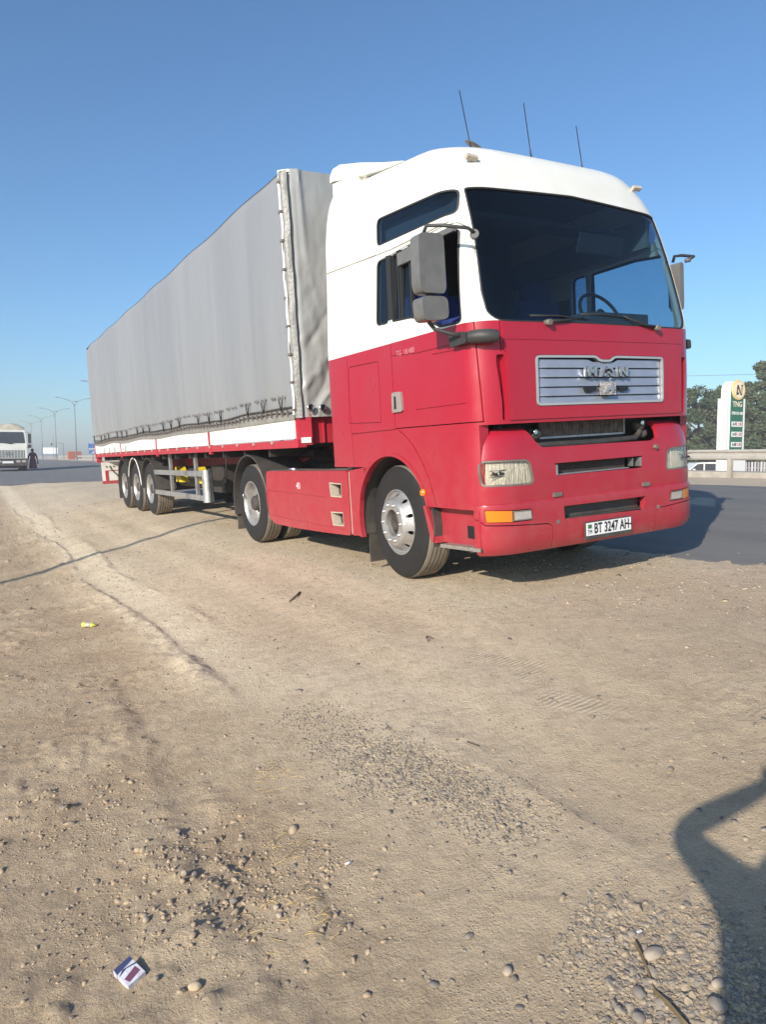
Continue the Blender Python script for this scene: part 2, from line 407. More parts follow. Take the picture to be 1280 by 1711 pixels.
xs = graded(-5.0, 3.2, .018, -3500, 3500, 1.07); ys = graded(-3.4, 4.6, .018, -900, 4500, 1.035)
def gfull(X, Y):
    z = gbase(X,Y)+gdetail(X,Y)
    t = X-redge(Y)
    z = z-.05*sstep(.25,.9,t)*(1-sstep(7.0,7.6,X-2.35))          # sinks under the asphalt sheet
    z = z+.022*(fbm(X*6,Y*6,51)-.42)*np.exp(-((t-.1)/.45)**2)
    return z
g = put('ground', grid_mesh('ground', xs, ys, gfull), SAND); tag(g, 'dusty pale ground of the lay-by and verge', kind='structure')
# asphalt
DUSTY = (.24,.21,.175)
ASPH = mat('asphalt', (.185,.172,.158), .88, vcol=(.145,.138,.130), vs=2.2, bump=.5, bs=150, bd=.006, rv=.08, anis=(1,.25,1))
yy = graded(-8, 30, .12, -700, 4300, 1.05); uu = np.concatenate([np.linspace(0,1.2,14),np.linspace(1.5,8.05,22)])
U, Y2 = np.meshgrid(uu, yy)
def road_mesh():
    e = redge(Y2); far = 10.35
    X2 = np.where(U <= 1.2, e+U, (e+1.2)+(U-1.2)/(8.05-1.2)*(far+.12*(fbm(Y2*.8,Y2*0,61)-.5)-(e+1.2)))
    Z2 = gbase(X2,Y2)+.012+.012*(fbm(X2*3,Y2*3,71)-.5)-.018*np.exp(-U/.12)
    ny, nx = U.shape; v = np.stack([X2,Y2,Z2],-1).reshape(-1,3)
    i = (np.arange(ny-1)[:,None]*nx+np.arange(nx-1)[None,:]).reshape(-1)
    f = np.stack([i,i+1,i+1+nx,i+nx],-1).tolist()
    me = bpy.data.meshes.new('road'); me.from_pydata(v.tolist(), [], f); me.polygons.foreach_set('use_smooth', [True]*len(f)); me.update(); return me
rd = put('road', road_mesh(), ASPH); tag(rd, 'blue grey asphalt highway beside the lay-by', kind='structure')

# ------------------------------------------------------------------ lorry cab shell
WD = 2.4715
def roofz(y): return float(np.interp(y, [.3,.6,1,1.6,2.1,2.5,3], [3.47,3.555,3.615,3.685,3.74,3.795,3.84]))
LV = [(.70,0,.062,.20),(1.0,0,.055,.20),(1.35,0,.05,.20),(1.7,0,.045,.20),(2.09,0,.05,.20),(2.2,.004,.066,.20),(2.35,.011,.098,.20),(2.55,.021,.148,.20),(2.75,.031,.20,.21),(2.9,.038,.243,.22)]
TV = [(.3,.047,.300,.23),(.45,.060,.335,.24),(.60,.078,.375,.26),(.72,.100,.415,.28),(.82,.13,.452,.30),(.90,.165,.488,.32),(.955,.205,.53,.33),(.985,.25,.572,.34),(1.0,.31,.63,.34)]
def ring_pts(s, yf, yr, rf, o=0, bul=.035, rr=.05, wd=WD, wr=1.3):
    s += o; yf += o; yr -= o; rf = max(.02, rf-o*.6); p = []; rw = rf*wr
    x0, x1 = s, wd-s; cx = wd/2
    for t in np.linspace(0,1,26)[:-1]: p.append((x0, yr-rr+(yf+rf-(yr-rr))*t))
    for t in np.linspace(0,math.pi/2,9)[:-1]: p.append((x0+rw-rw*math.cos(t), yf+rf-rf*math.sin(t)))
    for t in np.linspace(0,1,25)[:-1]: p.append((x0+rw+(x1-x0-2*rw)*t, yf))
    for t in np.linspace(0,math.pi/2,9)[:-1]: p.append((x1-rw+rw*math.sin(t), yf+rf-rf*math.cos(t)))
    for t in np.linspace(0,1,26)[:-1]: p.append((x1, yf+rf+(yr-rr-yf-rf)*t))
    for t in np.linspace(0,math.pi/2,4)[:-1]: p.append((x1-rr+rr*math.cos(t), yr-rr+rr*math.sin(t)))
    for t in np.linspace(0,1,8)[:-1]: p.append((x1-rr+(x0-x1+2*rr)*t, yr))
    for t in np.linspace(0,math.pi/2,4)[:-1]: p.append((x0+rr-rr*math.sin(t), yr-rr+rr*math.cos(t)))
    q = []
    for x, y in p:
        k = max(0, 1-(y-yf)/.45); k = k*k*(3-2*k)
        q.append((x, y-bul*k*(1-min(1,((x-cx)/(cx-s))**2))))
    return q
def loft(o=0, zbot=.70, ztopcut=None, yr=2.50):
    m = MB(); rings = []
    for z, s, yf, rf in LV:
        if z < zbot: continue
        rings.append([(x,y,z) for x, y in ring_pts(s,yf,yr,rf,o)])
    for t, s, yf, rf in TV:
        rings.append([(x,y,2.9+(roofz(y)-o-2.9)*t) for x, y in ring_pts(s,yf,yr,rf,o)])
    for s, yf, rf, dz in ((.5,.85,.33,.015),(.8,1.1,.3,.022),(1.1,1.35,.1,.026)):
        rings.append([(x,y,roofz(y)-o+dz) for x, y in ring_pts(s,yf,yr,rf,o,0,.05)])
    vs = [[m.bm.verts.new(p) for p in r] for r in rings]; n = len(rings[0])
    for a, b in zip(vs, vs[1:]):
        for i in range(n): m.bm.faces.new((a[i],a[(i+1)%n],b[(i+1)%n],b[i]))
    m.bm.faces.new(vs[0]); m.bm.faces.new(vs[-1])
    return m.mesh('loft')
def shell(o0, o1, zb=.70):
    return boolop(loft(o0,zb), inner_open(o1))
def inner_open(o1):
    """inner solid, its floor dropped below the outer one so the shell is open underneath"""
    me = loft(o1)
    for v in me.vertices:
        if v.co.z < .701: v.co.z = .55
    return me
def prism_mesh(poly, ax, a, b): return MB().prism(poly, ax, a, b).mesh('pr')
def mir(poly): return [(WD-p[0], p[1]) for p in poly][::-1]
# outlines measured on the lorry: side ones are (y, z), front ones (x, z)
DOORWIN = rounded([(1.218,2.262),(1.208,2.824),(.662,2.832),(.300,2.793),(.232,2.120),(.262,2.094),(.511,2.105),(.70,2.185),(.912,2.244)], .03, 3)
REARWIN = rounded([(1.465,2.83),(1.262,2.83),(1.268,2.259),(1.49,2.272)], .06, 4)
UPWIN = rounded([(1.455,3.19),(.365,3.115),(.335,2.915),(1.46,2.952)], .06, 4)
DOOR = [(1.245,1.36),(1.245,1.70),(1.25,2.10),(1.238,2.829),(.877,2.842),(.46,2.852),(.33,2.847),(.262,2.80),(.20,2.602),(.158,2.326),(.138,2.06),(.118,1.64),(.11,1.36)]
WS = rounded([(.168,3.122),(.146,2.748),(.107,2.307),(.118,2.154),(.169,2.101),(.23,2.083),(1.09,2.088),(WD-.23,2.083),(WD-.169,2.101),(WD-.118,2.154),(WD-.107,2.307),(WD-.146,2.748),(WD-.168,3.122),(WD/2,3.172)], .03, 2)
ARCH = [(1.38+.60*math.cos(t), .52+.60*math.sin(t)) for t in np.linspace(-.35,math.pi+.35,30)]
shell_me = shell(0, .05)
def cut_side(me, poly, both=True, xin=.45):
    me = boolop(me, prism_mesh(poly,0,-.4,xin))
    if both: me = boolop(me, prism_mesh(poly,0,WD-xin,WD+.4))
    return me
shell_me = boolop(shell_me, prism_mesh(WS,1,-.4,.55))
shell_me = cut_side(shell_me, REARWIN); shell_me = cut_side(shell_me, UPWIN)
shell_me = boolop(shell_me, prism_mesh(ARCH+[(1.2,-.2),(1.2,-.2001)][:1],0,-.5,WD+.5))
shell_me = boolop(shell_me, MB().box((-.5,1.86,.5),(WD+.5,3,1.022)).mesh())
shell_me = boolop(shell_me, MB().box((-.5,-.5,.5),(WD+.5,.135,1.335)).mesh())      # the bumper takes this corner
doors = []
for side in (0, 1):
    a, b = (-.4,.42) if side == 0 else (WD-.42,WD+.4)
    d = boolop(shell_me, prism_mesh(inflate(DOOR,-.004),0,a,b), 'INTERSECT')
    d = boolop(d, prism_mesh(DOORWIN,0,a,b)); doors.append(d)
    shell_me = boolop(shell_me, prism_mesh(inflate(DOOR,.004),0,a,b))
# panel gaps: shallow cuts 6 mm wide
def groove(me, poly, ax, a, b, wdt=.007, closed=False):
    """poly is a polyline in the other two axes"""
    m = MB(); pts = [Vector(p) for p in poly]; n = len(pts)
    L_, R_ = [], []
    for i in range(n):
        d = (pts[min(i+1,n-1)]-pts[max(i-1,0)]) if not closed else (pts[(i+1)%n]-pts[i-1])
        d = d.normalized(); nn = Vector((-d.y,d.x))*wdt/2; L_.append(tuple(pts[i]+nn)); R_.append(tuple(pts[i]-nn))
    if closed: m.ring(L_, R_, ax, a, b)
    else: m.prism(L_+R_[::-1], ax, a, b)
    return boolop(me, m.mesh('g'))
GD = .012
for a, b in ((-.2,GD),(WD-GD,WD+.2)):
    shell_me = groove(shell_me, [(2.56,1.0),(2.56,3.0)], 0, a, b)
    shell_me = groove(shell_me, [(2.04,1.0),(2.06,1.9),(2.08,2.92)], 0, a, b)
    shell_me = groove(shell_me, rounded([(2.03,1.975),(1.475,1.965),(1.48,1.425),(2.09,1.445)],.02,2), 0, a, b, closed=True)
    shell_me = groove(shell_me, [(2.04,1.34),(1.255,1.35),(1.18,1.352)], 0, a, b, .012)
    shell_me = groove(shell_me, [(1.20,1.35),(1.094,1.297),(.977,1.213),(.867,1.092),(.764,.935),(.706,.807),(.669,.69)], 0, a, b, .012)
for a, b in ((-.2,.055),(WD-.055,WD+.2)):
    shell_me = groove(shell_me, [(2.6,2.952),(2.08,2.922),(1.252,2.872),(.789,2.868),(.421,2.866),(.31,2.86)], 0, a, b, .013)
    shell_me = groove(shell_me, [(.40,3.134),(.317,3.128),(.15,3.10)], 0, a, b+.04)
shell_me = groove(shell_me, [(.205,2.085),(.203,1.95),(.205,1.86)], 1, -.2, .075, .008)
shell_me = groove(shell_me, [(WD-.205,2.085),(WD-.203,1.95),(WD-.205,1.86)], 1, -.2, .075, .008)
for sx in (0, 1):      # air slot behind the corner deflector
    q = rounded([(.165,1.845),(.235,1.845),(.235,1.36),(.20,1.36),(.20,1.50),(.165,1.78)],.02,2)
    if sx: q = mir(q)
    shell_me = boolop(shell_me, prism_mesh(q,1,-.2,.088))
TR = truck_thing('lorry_tractor', 'red and white lorry tractor with a grey slatted grille facing the camera', 'lorry tractor', (WD/2, 2.4, 0))
def zsplit(me, zline=2.09):
    """two paints with a masked edge on one shell"""
    bm = bmesh.new(); bm.from_mesh(me)
    bmesh.ops.bisect_plane(bm, geom=bm.verts[:]+bm.edges[:]+bm.faces[:], plane_co=(0,0,zline), plane_no=(0,0,1))
    for f in bm.faces: f.material_index = 1 if f.calc_center_median().z > zline else 0
    bm.to_mesh(me); bm.free(); return me
GRP = rounded([(.515,1.835),(WD-.515,1.835),(WD-.515,1.462),(.515,1.462)],.035,3)
shell_me = boolop(shell_me, prism_mesh(GRP,1,-.4,.3))
put('cab_shell', zsplit(shell_me), [RED,WHITE], TR, sm=32)
for i, d in enumerate(doors):
    for gr in (([(1.30,1.985),(.86,1.955),(.14,1.955)]), ([(.62,1.915),(.14,1.905)]), ([(.9,1.50),(.13,1.505)])):
        a, b = (-.2,.008) if i == 0 else (WD-.008,WD+.2)
        d = groove(d, gr, 0, a, b, .008)
    do = put('door', zsplit(d), [RED,WHITE], TR, sm=32)
    FR[do.name] = {}
    do['label'] = 'near side door with its window and mirror' if i == 0 else 'far side door'
# window glass and rubber, cut from thin skins of the same body
def skin_piece(poly, ax, a, b, o0, o1, hole=None):
    me = boolop(shell(o0, o1), prism_mesh(poly,ax,a,b), 'INTERSECT')
    if hole: me = boolop(me, prism_mesh(hole,ax,a,b))
    return me
_sk = {}
def skin(o0, o1):
    if (o0,o1) not in _sk: _sk[(o0,o1)] = shell(o0,o1)
    return _sk[(o0,o1)].copy()
def skinp(poly, ax, a, b, o0, o1, hole=None):
    me = boolop(skin(o0,o1), prism_mesh(poly,ax,a,b), 'INTERSECT')
    if hole: me = boolop(me, prism_mesh(hole,ax,a,b))
    return me
put('windscreen', skinp(inflate(WS,.012),1,-.4,.56,.012,.017), WSG, TR, sm=40)
put('windscreen_seal', skinp(inflate(WS,-.001),1,-.4,.56,.003,.024,inflate(WS,-.013)), GASKET, TR, sm=40)
for a, b in ((-.4,.42),(WD-.42,WD+.4)):
    put('side_window', skinp(inflate(REARWIN,.008),0,a,b,.012,.017), UPG, TR, sm=40)
    put('window_seal', skinp(inflate(REARWIN,-.001),0,a,b,.002,.022,inflate(REARWIN,-.016)), GASKET, TR, sm=40)
    put('upper_window', skinp(inflate(UPWIN,.008),0,a,b,.010,.015), UPG, TR, sm=40)
    put('window_seal', skinp(inflate(UPWIN,-.001),0,a,b,.002,.02,inflate(UPWIN,-.014)), GASKET, TR, sm=40)
    put('window_seal', skinp(inflate(DOORWIN,-.001),0,a,b,.002,.028,inflate(DOORWIN,-.018)), GASKET, TR, sm=40)
# door glass: half lowered behind the mirror on the near side
half = [p for p in [(1.21,2.15),(1.21,2.83),(.93,2.83),(.93,2.15)]]
put('door_glass', skinp(half,0,-.4,.42,.022,.027), SDG, TR, sm=40)
put('door_glass', skinp(inflate(DOORWIN,.01),0,WD-.42,WD+.4,.022,.027), glass('far_glass',(.80,.88,.92)), TR, sm=40)
m = MB(); 
for yb in (.915,1.06,1.10): m.box((.022,yb,2.2),(.05,yb+.02,2.83))
put('window_channel', m, GASKET, TR)
# wind deflector strip over the door window
m = MB(); m.box((.012,.30,2.775),(.04,1.0,2.815)); m.box((.005,.80,2.70),(.035,1.08,2.80)); put('rain_deflector', m.mesh(bevel=.006), MIRR, TR)
# cab inside
m = MB()
m.box((.10,.30,1.30),(WD-.10,2.42,1.36)); m.box((.10,2.36,1.36),(WD-.10,2.42,3.45)); m.box((.35,.75,3.30),(WD-.35,2.36,3.34))
m.box((.055,1.50,1.36),(.075,2.36,2.90)); m.box((WD-.075,1.50,1.36),(WD-.055,2.36,2.90))
put('cab_lining', m, INTR, TR)
m = MB(); m.prism(rounded([(.13,1.36),(.13,2.07),(.20,2.105),(.48,2.14),(.62,2.05),(.66,1.8),(.5,1.36)],.05,3),0,.15,WD-.15); m.box((1.45,.35,2.10),(2.2,.62,2.26)); m.box((.4,.3,2.10),(.95,.5,2.15))
put('dashboard', m.mesh(bevel=.02), mat('dash_plastic',(.10,.105,.115),.55,var=.2,vs=6), TR, sm=40)
for sx in (.62, 1.88):
    m = MB(); m.box((sx-.26,.95,1.78),(sx+.26,1.45,1.95)); m.box((sx-.26,1.36,1.9),(sx+.26,1.52,2.55),Euler((R(-8),0,0)).to_matrix()); m.box((sx-.15,1.42,2.56),(sx+.15,1.53,2.76)); m.box((sx-.2,1.0,1.36),(sx+.2,1.4,1.78))
    put('seat', m.mesh(bevel=.05), SEAT, TR, sm=40)
m = MB(); m.box((.28,.50,2.06),(.55,.85,2.22),Euler((R(12),R(-14),0)).to_matrix()); put('blue_jacket', m.mesh(bevel=.06), SEAT, TR, sm=50)
m = MB(); c = Vector((1.93,.66,2.30)); rot = Euler((R(-28),0,0)).to_matrix()
ring = [c+rot@Vector((.235*math.cos(t),0,.235*math.sin(t))) for t in np.linspace(0,2*math.pi,29)]
m.tube(ring,.016,8,False); 
for t in (0,math.pi,-math.pi/2): m.tube([c,c+rot@Vector((.23*math.cos(t),.0,.23*math.sin(t)))],.014,6)
m.ball(c,.06,2,(1,.5,1)); m.tube([c+Vector((0,.02,0)),(1.93,.40,2.02)],.035)
put('steering_wheel', m, GASKET, TR)
m = MB(); m.box((.3,.50,2.98),(2.15,.72,3.02)); m.box((1.45,.44,2.78),(2.0,.46,2.94),Euler((R(20),0,0)).to_matrix()); put('sun_visor', m.mesh(bevel=.01), INTR, TR)
put('overhead_lining', MB().box((WD-.20,.41,2.875),(WD-.16,2.3,3.13)), mat('pale_lining',(.16,.18,.19),.8), TR)
put('overhead_lining', MB().box((.16,.41,2.875),(.20,2.3,3.13)), MT['pale_lining'], TR)
for q in ((-.006,.03),(WD-.03,WD+.006)): put('pillar_trim', MB().prism([(1.275,2.27),(1.200,2.262),(1.200,2.818),(1.268,2.826)],0,q[0]+(.014 if q[0] < 1 else -.03),q[1]+(.014 if q[0] < 1 else -.03)), GASKET, TR)
# front flap with recess and grille
FLAP = rounded([(.252,1.362),(.252,1.86),(.222,1.88),(.222,1.945),(WD-.222,1.945),(WD-.222,1.88),(WD-.252,1.86),(WD-.252,1.362)],.015,2)
GR = rounded([(.515,1.835),(1.137,1.838),(1.186,1.806),(1.304,1.806),(1.353,1.838),(WD-.515,1.835),(WD-.515,1.462),(.515,1.462)],.035,3)
fl = skinp(FLAP,1,-.4,.4,-.010,.03); fl = boolop(fl, prism_mesh(inflate(GR,.006),1,-.4,.4))
put('front_flap', fl, RED, TR, sm=35)
put('windscreen_panel', skinp([(.225,1.955),(.225,2.076),(WD-.225,2.076),(WD-.225,1.955)],1,-.4,.4,-.004,.02), RED, TR, sm=35)
gp = put('grille', skinp(inflate(GR,.002),1,-.4,.4,-.018,.022,inflate(GR,-.015)), mat('grille_frame',(.58,.57,.56),.35,metal=.5,var=.1), TR, sm=35)
FR[gp.name] = {}
def fy(x, z=1.65, o=0): return .045-.035*(1-((x-WD/2)/(WD/2))**2)-.0+o
slz = [(1.815,1.742),(1.742,1.671),(1.671,1.599),(1.599,1.528),(1.528,1.466)]
for k, (zt, zb) in enumerate(slz):       # each louvre curls out towards its lower edge
    m = MB(); xsl = np.linspace(.538,WD-.538,25); rows = []
    zt = zt-.002; prof = [(zt,.012),(zt-.004,.002),(zb+.022,-.006),(zb+.010,-.013),(zb+.003,-.012),(zb+.001,-.002),(zb+.001,.012)]
    for z, dy in prof:
        r = []
        for x in xsl:
            zz = z
            if k == 0 and abs(x-WD/2) < .12 and z > 1.80: zz = 1.79
            e = min(1, (x-.538)/.03, (WD-.538-x)/.03)
            r.append(m.bm.verts.new((x, fy(x)+dy*max(.0,e)+.006*(1-e), zz)))
        rows.append(r)
    for a, b in zip(rows, rows[1:]):
        for i in range(len(xsl)-1): m.bm.faces.new((a[i],a[i+1],b[i+1],b[i])).smooth = True
    s_ = put('slat', m.mesh(fix=False), GRILLE, gp, sm=40)
bk = MB(); bk.box((.53,.055,1.465),(WD-.53,.07,1.80)); put('grille_back', bk, DARK, gp)
# name plates: three chrome letters, badge tile and two openings
BADGE = mat('dull_chrome', (.55,.54,.53), .38, metal=.8)
put('letter_plate', MB().box((.995,-.020,1.672),(1.135,-.008,1.745)).mesh(bevel=.004), GRILLE, gp)
put('letter_plate', MB().prism([(1.155,1.672),(1.335,1.672),(1.305,1.745),(1.185,1.745)],1,-.022,-.008).mesh(bevel=.004), GRILLE, gp)
put('letter_plate', MB().box((1.355,-.020,1.672),(1.495,-.008,1.745)).mesh(bevel=.004), GRILLE, gp)
for ch, xx in (('M',1.065),('A',1.245),('N',1.425)):
    stamp('letter_edge', ch, .100, (xx,-.0245,1.707), INK, gp, depth=.001, offset=.0065, sx=1.35)
    stamp('letter', ch, .098, (xx,-.028,1.708), BADGE, gp, depth=.006, offset=.004, sx=1.35)
m = MB(); pa = [(1.245+.045*math.cos(t), 1.69+.045*math.sin(t)) for t in np.linspace(.25,math.pi-.25,9)]
m.prism(pa+[(p[0]*.62+1.245*.38,p[1]*.62+1.69*.38) for p in pa[::-1]],1,-.038,-.03); put('arc_emblem', m, INK, gp)
put('badge_tile', MB().box((1.165,-.034,1.528),(1.325,-.012,1.628)).mesh(bevel=.006), mat('badge_mesh',(.55,.5,.47),.3,metal=.8,bump=1,bs=260,bd=.01), gp)
m = MB(); m.prism([(1.19,1.545),(1.215,1.575),(1.25,1.585),(1.275,1.61),(1.30,1.60),(1.30,1.575),(1.285,1.545),(1.27,1.545),(1.265,1.565),(1.235,1.565),(1.225,1.545)],1,-.044,-.03); put('lion_emblem', m, BADGE, gp)
for q in ([(.975,1.598),(1.13,1.598),(1.105,1.556),(1.0,1.556)], [(1.36,1.598),(1.495,1.598),(1.47,1.556),(1.385,1.556)]):
    put('grille_opening', MB().prism(q,1,-.022,-.005), INK, gp)
# ------------------------------------------------------------------ bumper
BL = [(.345,.05,.03),(.365,.03,.012),(.42,.008,.002),(.50,0,0),(.60,.004,0),(.725,0,0),(.735,.003,.001),(.742,.016,.008),(.80,.014,.004),(.95,.018,.002),(1.08,.028,.006),(1.18,.042,.014),(1.25,.062,.03),(1.285,.085,.05),(1.305,.12,.08)]
def bumper_solid(o=0, yr=.36, z0=0, z1=9):
    m = MB(); vs = []
    for z, yf, s in BL:
        vs.append([m.bm.verts.new((x,y,(z if o == 0 else .345+o*1.2+(z-.345)*(.96-o*2.2)/.96))) for x, y in ring_pts(s+.012,yf+.02,yr+o,.165,o,.015,.01,WD,1.9)])
    n = len(vs[0])
    for a, b in zip(vs, vs[1:]):
        for i in range(n): m.bm.faces.new((a[i],a[(i+1)%n],b[(i+1)%n],b[i]))
    m.bm.faces.new(vs[0]); m.bm.faces.new(vs[-1]); return m.mesh('bs')
def bskin(o0, o1): return boolop(boolop(bumper_solid(o0), bumper_solid(o1, .6)), MB().box((-.5,.20,0),(WD+.5,.9,2)).mesh())
bp = bskin(0, .03)
MOUTH = rounded([(.30,1.40),(.434,1.318),(.535,1.174),(.585,1.142),(1.86,1.135),(1.925,1.16),(1.932,1.40)],.02,2)
MID = [(.700,.916),(.695,1.012),(1.70,1.012),(1.697,.912)]; LOW = [(.765,.570),(.756,.672),(1.705,.668),(1.69,.556)]
HL = rounded([(.03,1.045),(.06,1.071),(.405,1.064),(.452,1.035),(.478,.90),(.45,.865),(.065,.872),(.035,.895)],.015,2)
FG = rounded([(.045,.70),(.24,.690),(.432,.684),(.445,.595),(.24,.597),(.055,.607)],.01,2)
for q in (MOUTH, MID, LOW, HL, mir(HL), FG, mir(FG)): bp = boolop(bp, prism_mesh(q,1,-.4,.25))
# scooped surrounds
for q in ([(.30,.745),(.2,.745)],): pass
for q in ([(-.05,.655),(.0,.645),(.05,.585),(.59,.552),(.635,.525),(.632,.36)],): bp = groove(bp, q, 1, -.3, .2, .008); bp = groove(bp, mir(q), 1, -.3, .2, .008)
bo = put('bumper', bp, RED, TR, sm=35); FR[bo.name] = {}
def back(o, d=.042): o.location.y += d; return o
back(put('slot_lip', MB().ring(inflate(MID,.022),inflate(MID,.002),1,.0,.03).mesh(bevel=.008), RED, bo))
back(put('slot_lip', MB().ring(inflate(LOW,.02),inflate(LOW,.002),1,-.012,.02).mesh(bevel=.006), RED, bo))
# dark recesses and the machinery seen through the mouth
m = MB(); m.box((.25,.34,.60),(WD-.25,.36,1.34)); m.box((.25,.05,.56),(WD-.25,.34,.575)); m.box((.24,.14,.56),(.25,.36,1.34)); m.box((WD-.25,.14,.56),(WD-.24,.36,1.34)); m.box((.25,.13,1.04),(WD-.25,.34,1.06)); m.box((.25,.13,.70),(WD-.25,.34,.72))
m.box((.14,.16,1.335),(WD-.14,.30,1.345)); put('front_bulkhead', m, DARK, TR)
rad = put('radiator', MB().box((.69,.20,1.075),(1.665,.26,1.34)).mesh(bevel=.005), DARK, TR); FR[rad.name] = {}
m = MB()
for k in range(60): m.box((.70+k*.0160,.192,1.215),(.7055+k*.0160,.204,1.345))
put('cooling_fin', m, FIN, rad)['kind'] = 'stuff'
m = MB(); m.box((.69,.185,1.205),(1.67,.21,1.22)); m.box((1.655,.185,1.205),(1.672,.21,1.35)); put('radiator_frame', m, ALU, rad)
m = MB(); m.tube([(.56,.17,1.18),(.70,.16,1.155),(1.3,.15,1.15),(1.75,.16,1.16),(1.88,.2,1.2)],.028); m.tube([(1.76,.15,1.30),(1.80,.14,1.22),(1.78,.16,1.17)],.03); m.ball((1.80,.15,1.27),.055); m.ball((1.86,.16,1.20),.045); m.tube([(.55,.16,1.28),(.60,.15,1.22),(.66,.17,1.18)],.03); m.ball((.60,.14,1.245),.05)
put('hose_bundle', m, BLACK, TR)
for xx, zz in ((.555,1.262),(1.775,1.292)):
    put('clamp_bolt', MB().lathe([(.08,.018),(.10,.018),(.10,.012),(.13,.012)],(xx,0,zz),1,12), CHROME, TR)
m = MB(); m.box((.71,.10,.925),(1.56,.115,1.005)); put('slot_mesh', m, mat('slot_mesh',(.06,.045,.04),.7,var=.6,vs=30,bump=.8,bs=120), TR)
m = MB(); m.box((.71,.045,.918),(1.55,.10,.926)); m.box((.700,.02,.92),(.715,.10,1.0)); m.box((1.675,.03,.925),(1.69,.10,1.0)); m.box((1.60,.05,.93),(1.61,.10,1.0)); put('slot_bracket', m, ALU, TR)
m = MB(); m.box((.78,.02,.565),(1.66,.06,.572)); m.box((.76,.09,.56),(1.70,.10,.68)); put('step_insert', m, BLACK, TR)
for xx in (.70, WD-.70-.045): back(put('tow_cover', MB().box((xx-.045,-.03,.752),(xx+.045,.01,.785)).mesh(bevel=.006), HOUS, bo))
for xx, zz in ((.69,.555),(WD-.60,.56),(WD-.61,1.08)): back(put('cap_plug', MB().lathe([(-.034,.018),(-.02,.019),(.02,.019)],(xx,0,zz),1,12), HOUS, bo))
def lamp_pair(side):
    X = (lambda p: p) if side == 0 else mir
    hp = X(HL)
    h = put('headlight', MB().ring(inflate(hp,-.002),inflate(hp,-.012),1,.135,.20), HOUS, TR); FR[h.name] = {}
    h['label'] = 'near headlamp, bright in the sun' if side == 0 else 'far headlamp, seen at a slant'
    pc = boolop(bskin(.006,.011), prism_mesh(inflate(hp,.004),1,-.3,.22), 'INTERSECT'); put('lens', pc, LNS, h, sm=40)
    fr = boolop(bskin(.002,.02), prism_mesh(inflate(hp,-.001),1,-.3,.22), 'INTERSECT'); fr = boolop(fr, prism_mesh(inflate(hp,-.014),1,-.3,.22)); put('lamp_frame', fr, HOUS, h, sm=40)
    cx = sum(p[0] for p in hp)/len(hp)
    pc = boolop(bskin(.026,.034), prism_mesh(inflate(hp,-.006),1,-.3,.30), 'INTERSECT'); put('reflector', pc, REFL, h, sm=50)
    xs_ = (.040,.062) if side == 0 else (WD-.062,WD-.040)
    put('lamp_side', MB().box((xs_[0]+(.014 if side == 0 else -.014),.150,.874),(xs_[1]+(.014 if side == 0 else -.014),.20,1.058)), REFL, h)
    for q in ((-.02,.12) if side == 0 else (.02,-.12)):
        put('bulb_bowl', MB().lathe([(.052,.0),(.049,.018),(.056,.036),(.075,.046)],(cx+q,.030,.967),1,22), CHROME, h)
    m = MB(); m.box((cx-.17,.052,.990),(cx+.18,.057,.994)); m.box((cx-.17,.052,.945),(cx+.18,.057,.949)); 
    for k in range(16):
        if k in (7,8): continue
        m.box((cx-.16+k*.021,.053,.955),(cx-.16+k*.021+.010+.005*((k*7)%3),.057,.955+.012+.009*((k*5)%3)))
    back(put('lamp_marking', m, INK, h), .018)
    fp = X(FG); f = put('fog_lamp', MB().ring(inflate(fp,-.002),inflate(fp,-.006),1,.12,.16), HOUS, TR); FR[f.name] = {}
    a = [p for p in ((.052,.696),(.245,.683),(.247,.60),(.058,.61))]; b = [p for p in ((.253,.682),(.425,.677),(.437,.602),(.253,.604))]
    for q, nm, mt in ((a,'turn_signal',AMBER),(b,'fog_lens',CLEAR)):
        q = q if side == 0 else mir(q)
        pc = boolop(bskin(.006,.03), prism_mesh(rounded(q,.006,2),1,-.3,.25), 'INTERSECT'); put(nm, pc, mt, f, sm=40)
    q = X(b); put('lens_rim', boolop(boolop(bskin(.003,.02), prism_mesh(q,1,-.3,.25),'INTERSECT'), prism_mesh(inflate(q,-.008),1,-.3,.25)), HOUS, f)
lamp_pair(0); lamp_pair(1)
# number plate
NP = put('number_plate', MB().box((.962,-.052,.378),(1.50,-.040,.522)).mesh(bevel=.004), BLACK, TR); FR[NP.name] = {}; back(NP)
put('plate_field', MB().box((.972,-.056,.410),(1.492,-.052,.514)).mesh(bevel=.001), PLATE, NP)
stamp('plate_text', 'BT 3247 AH', .115, (1.262,-.0575,.460), INK, NP, depth=.0006, offset=.0022, sx=.70)
stamp('country_code', 'TM', .05, (1.008,-.0575,.438), INK, NP, depth=.0006, sx=.75)
put('country_flag', MB().box((.988,-.0578,.468),(1.030,-.056,.500)), mat('flag_green',(.05,.16,.07),.5), NP)
put('plate_screw', MB().lathe([(-.060,.007),(-.05,.007)],(1.482,0,.458),1,8), INK, NP)
put('plate_text', MB().box((1.452,-.0582,.457),(1.475,-.056,.463)), INK, NP)
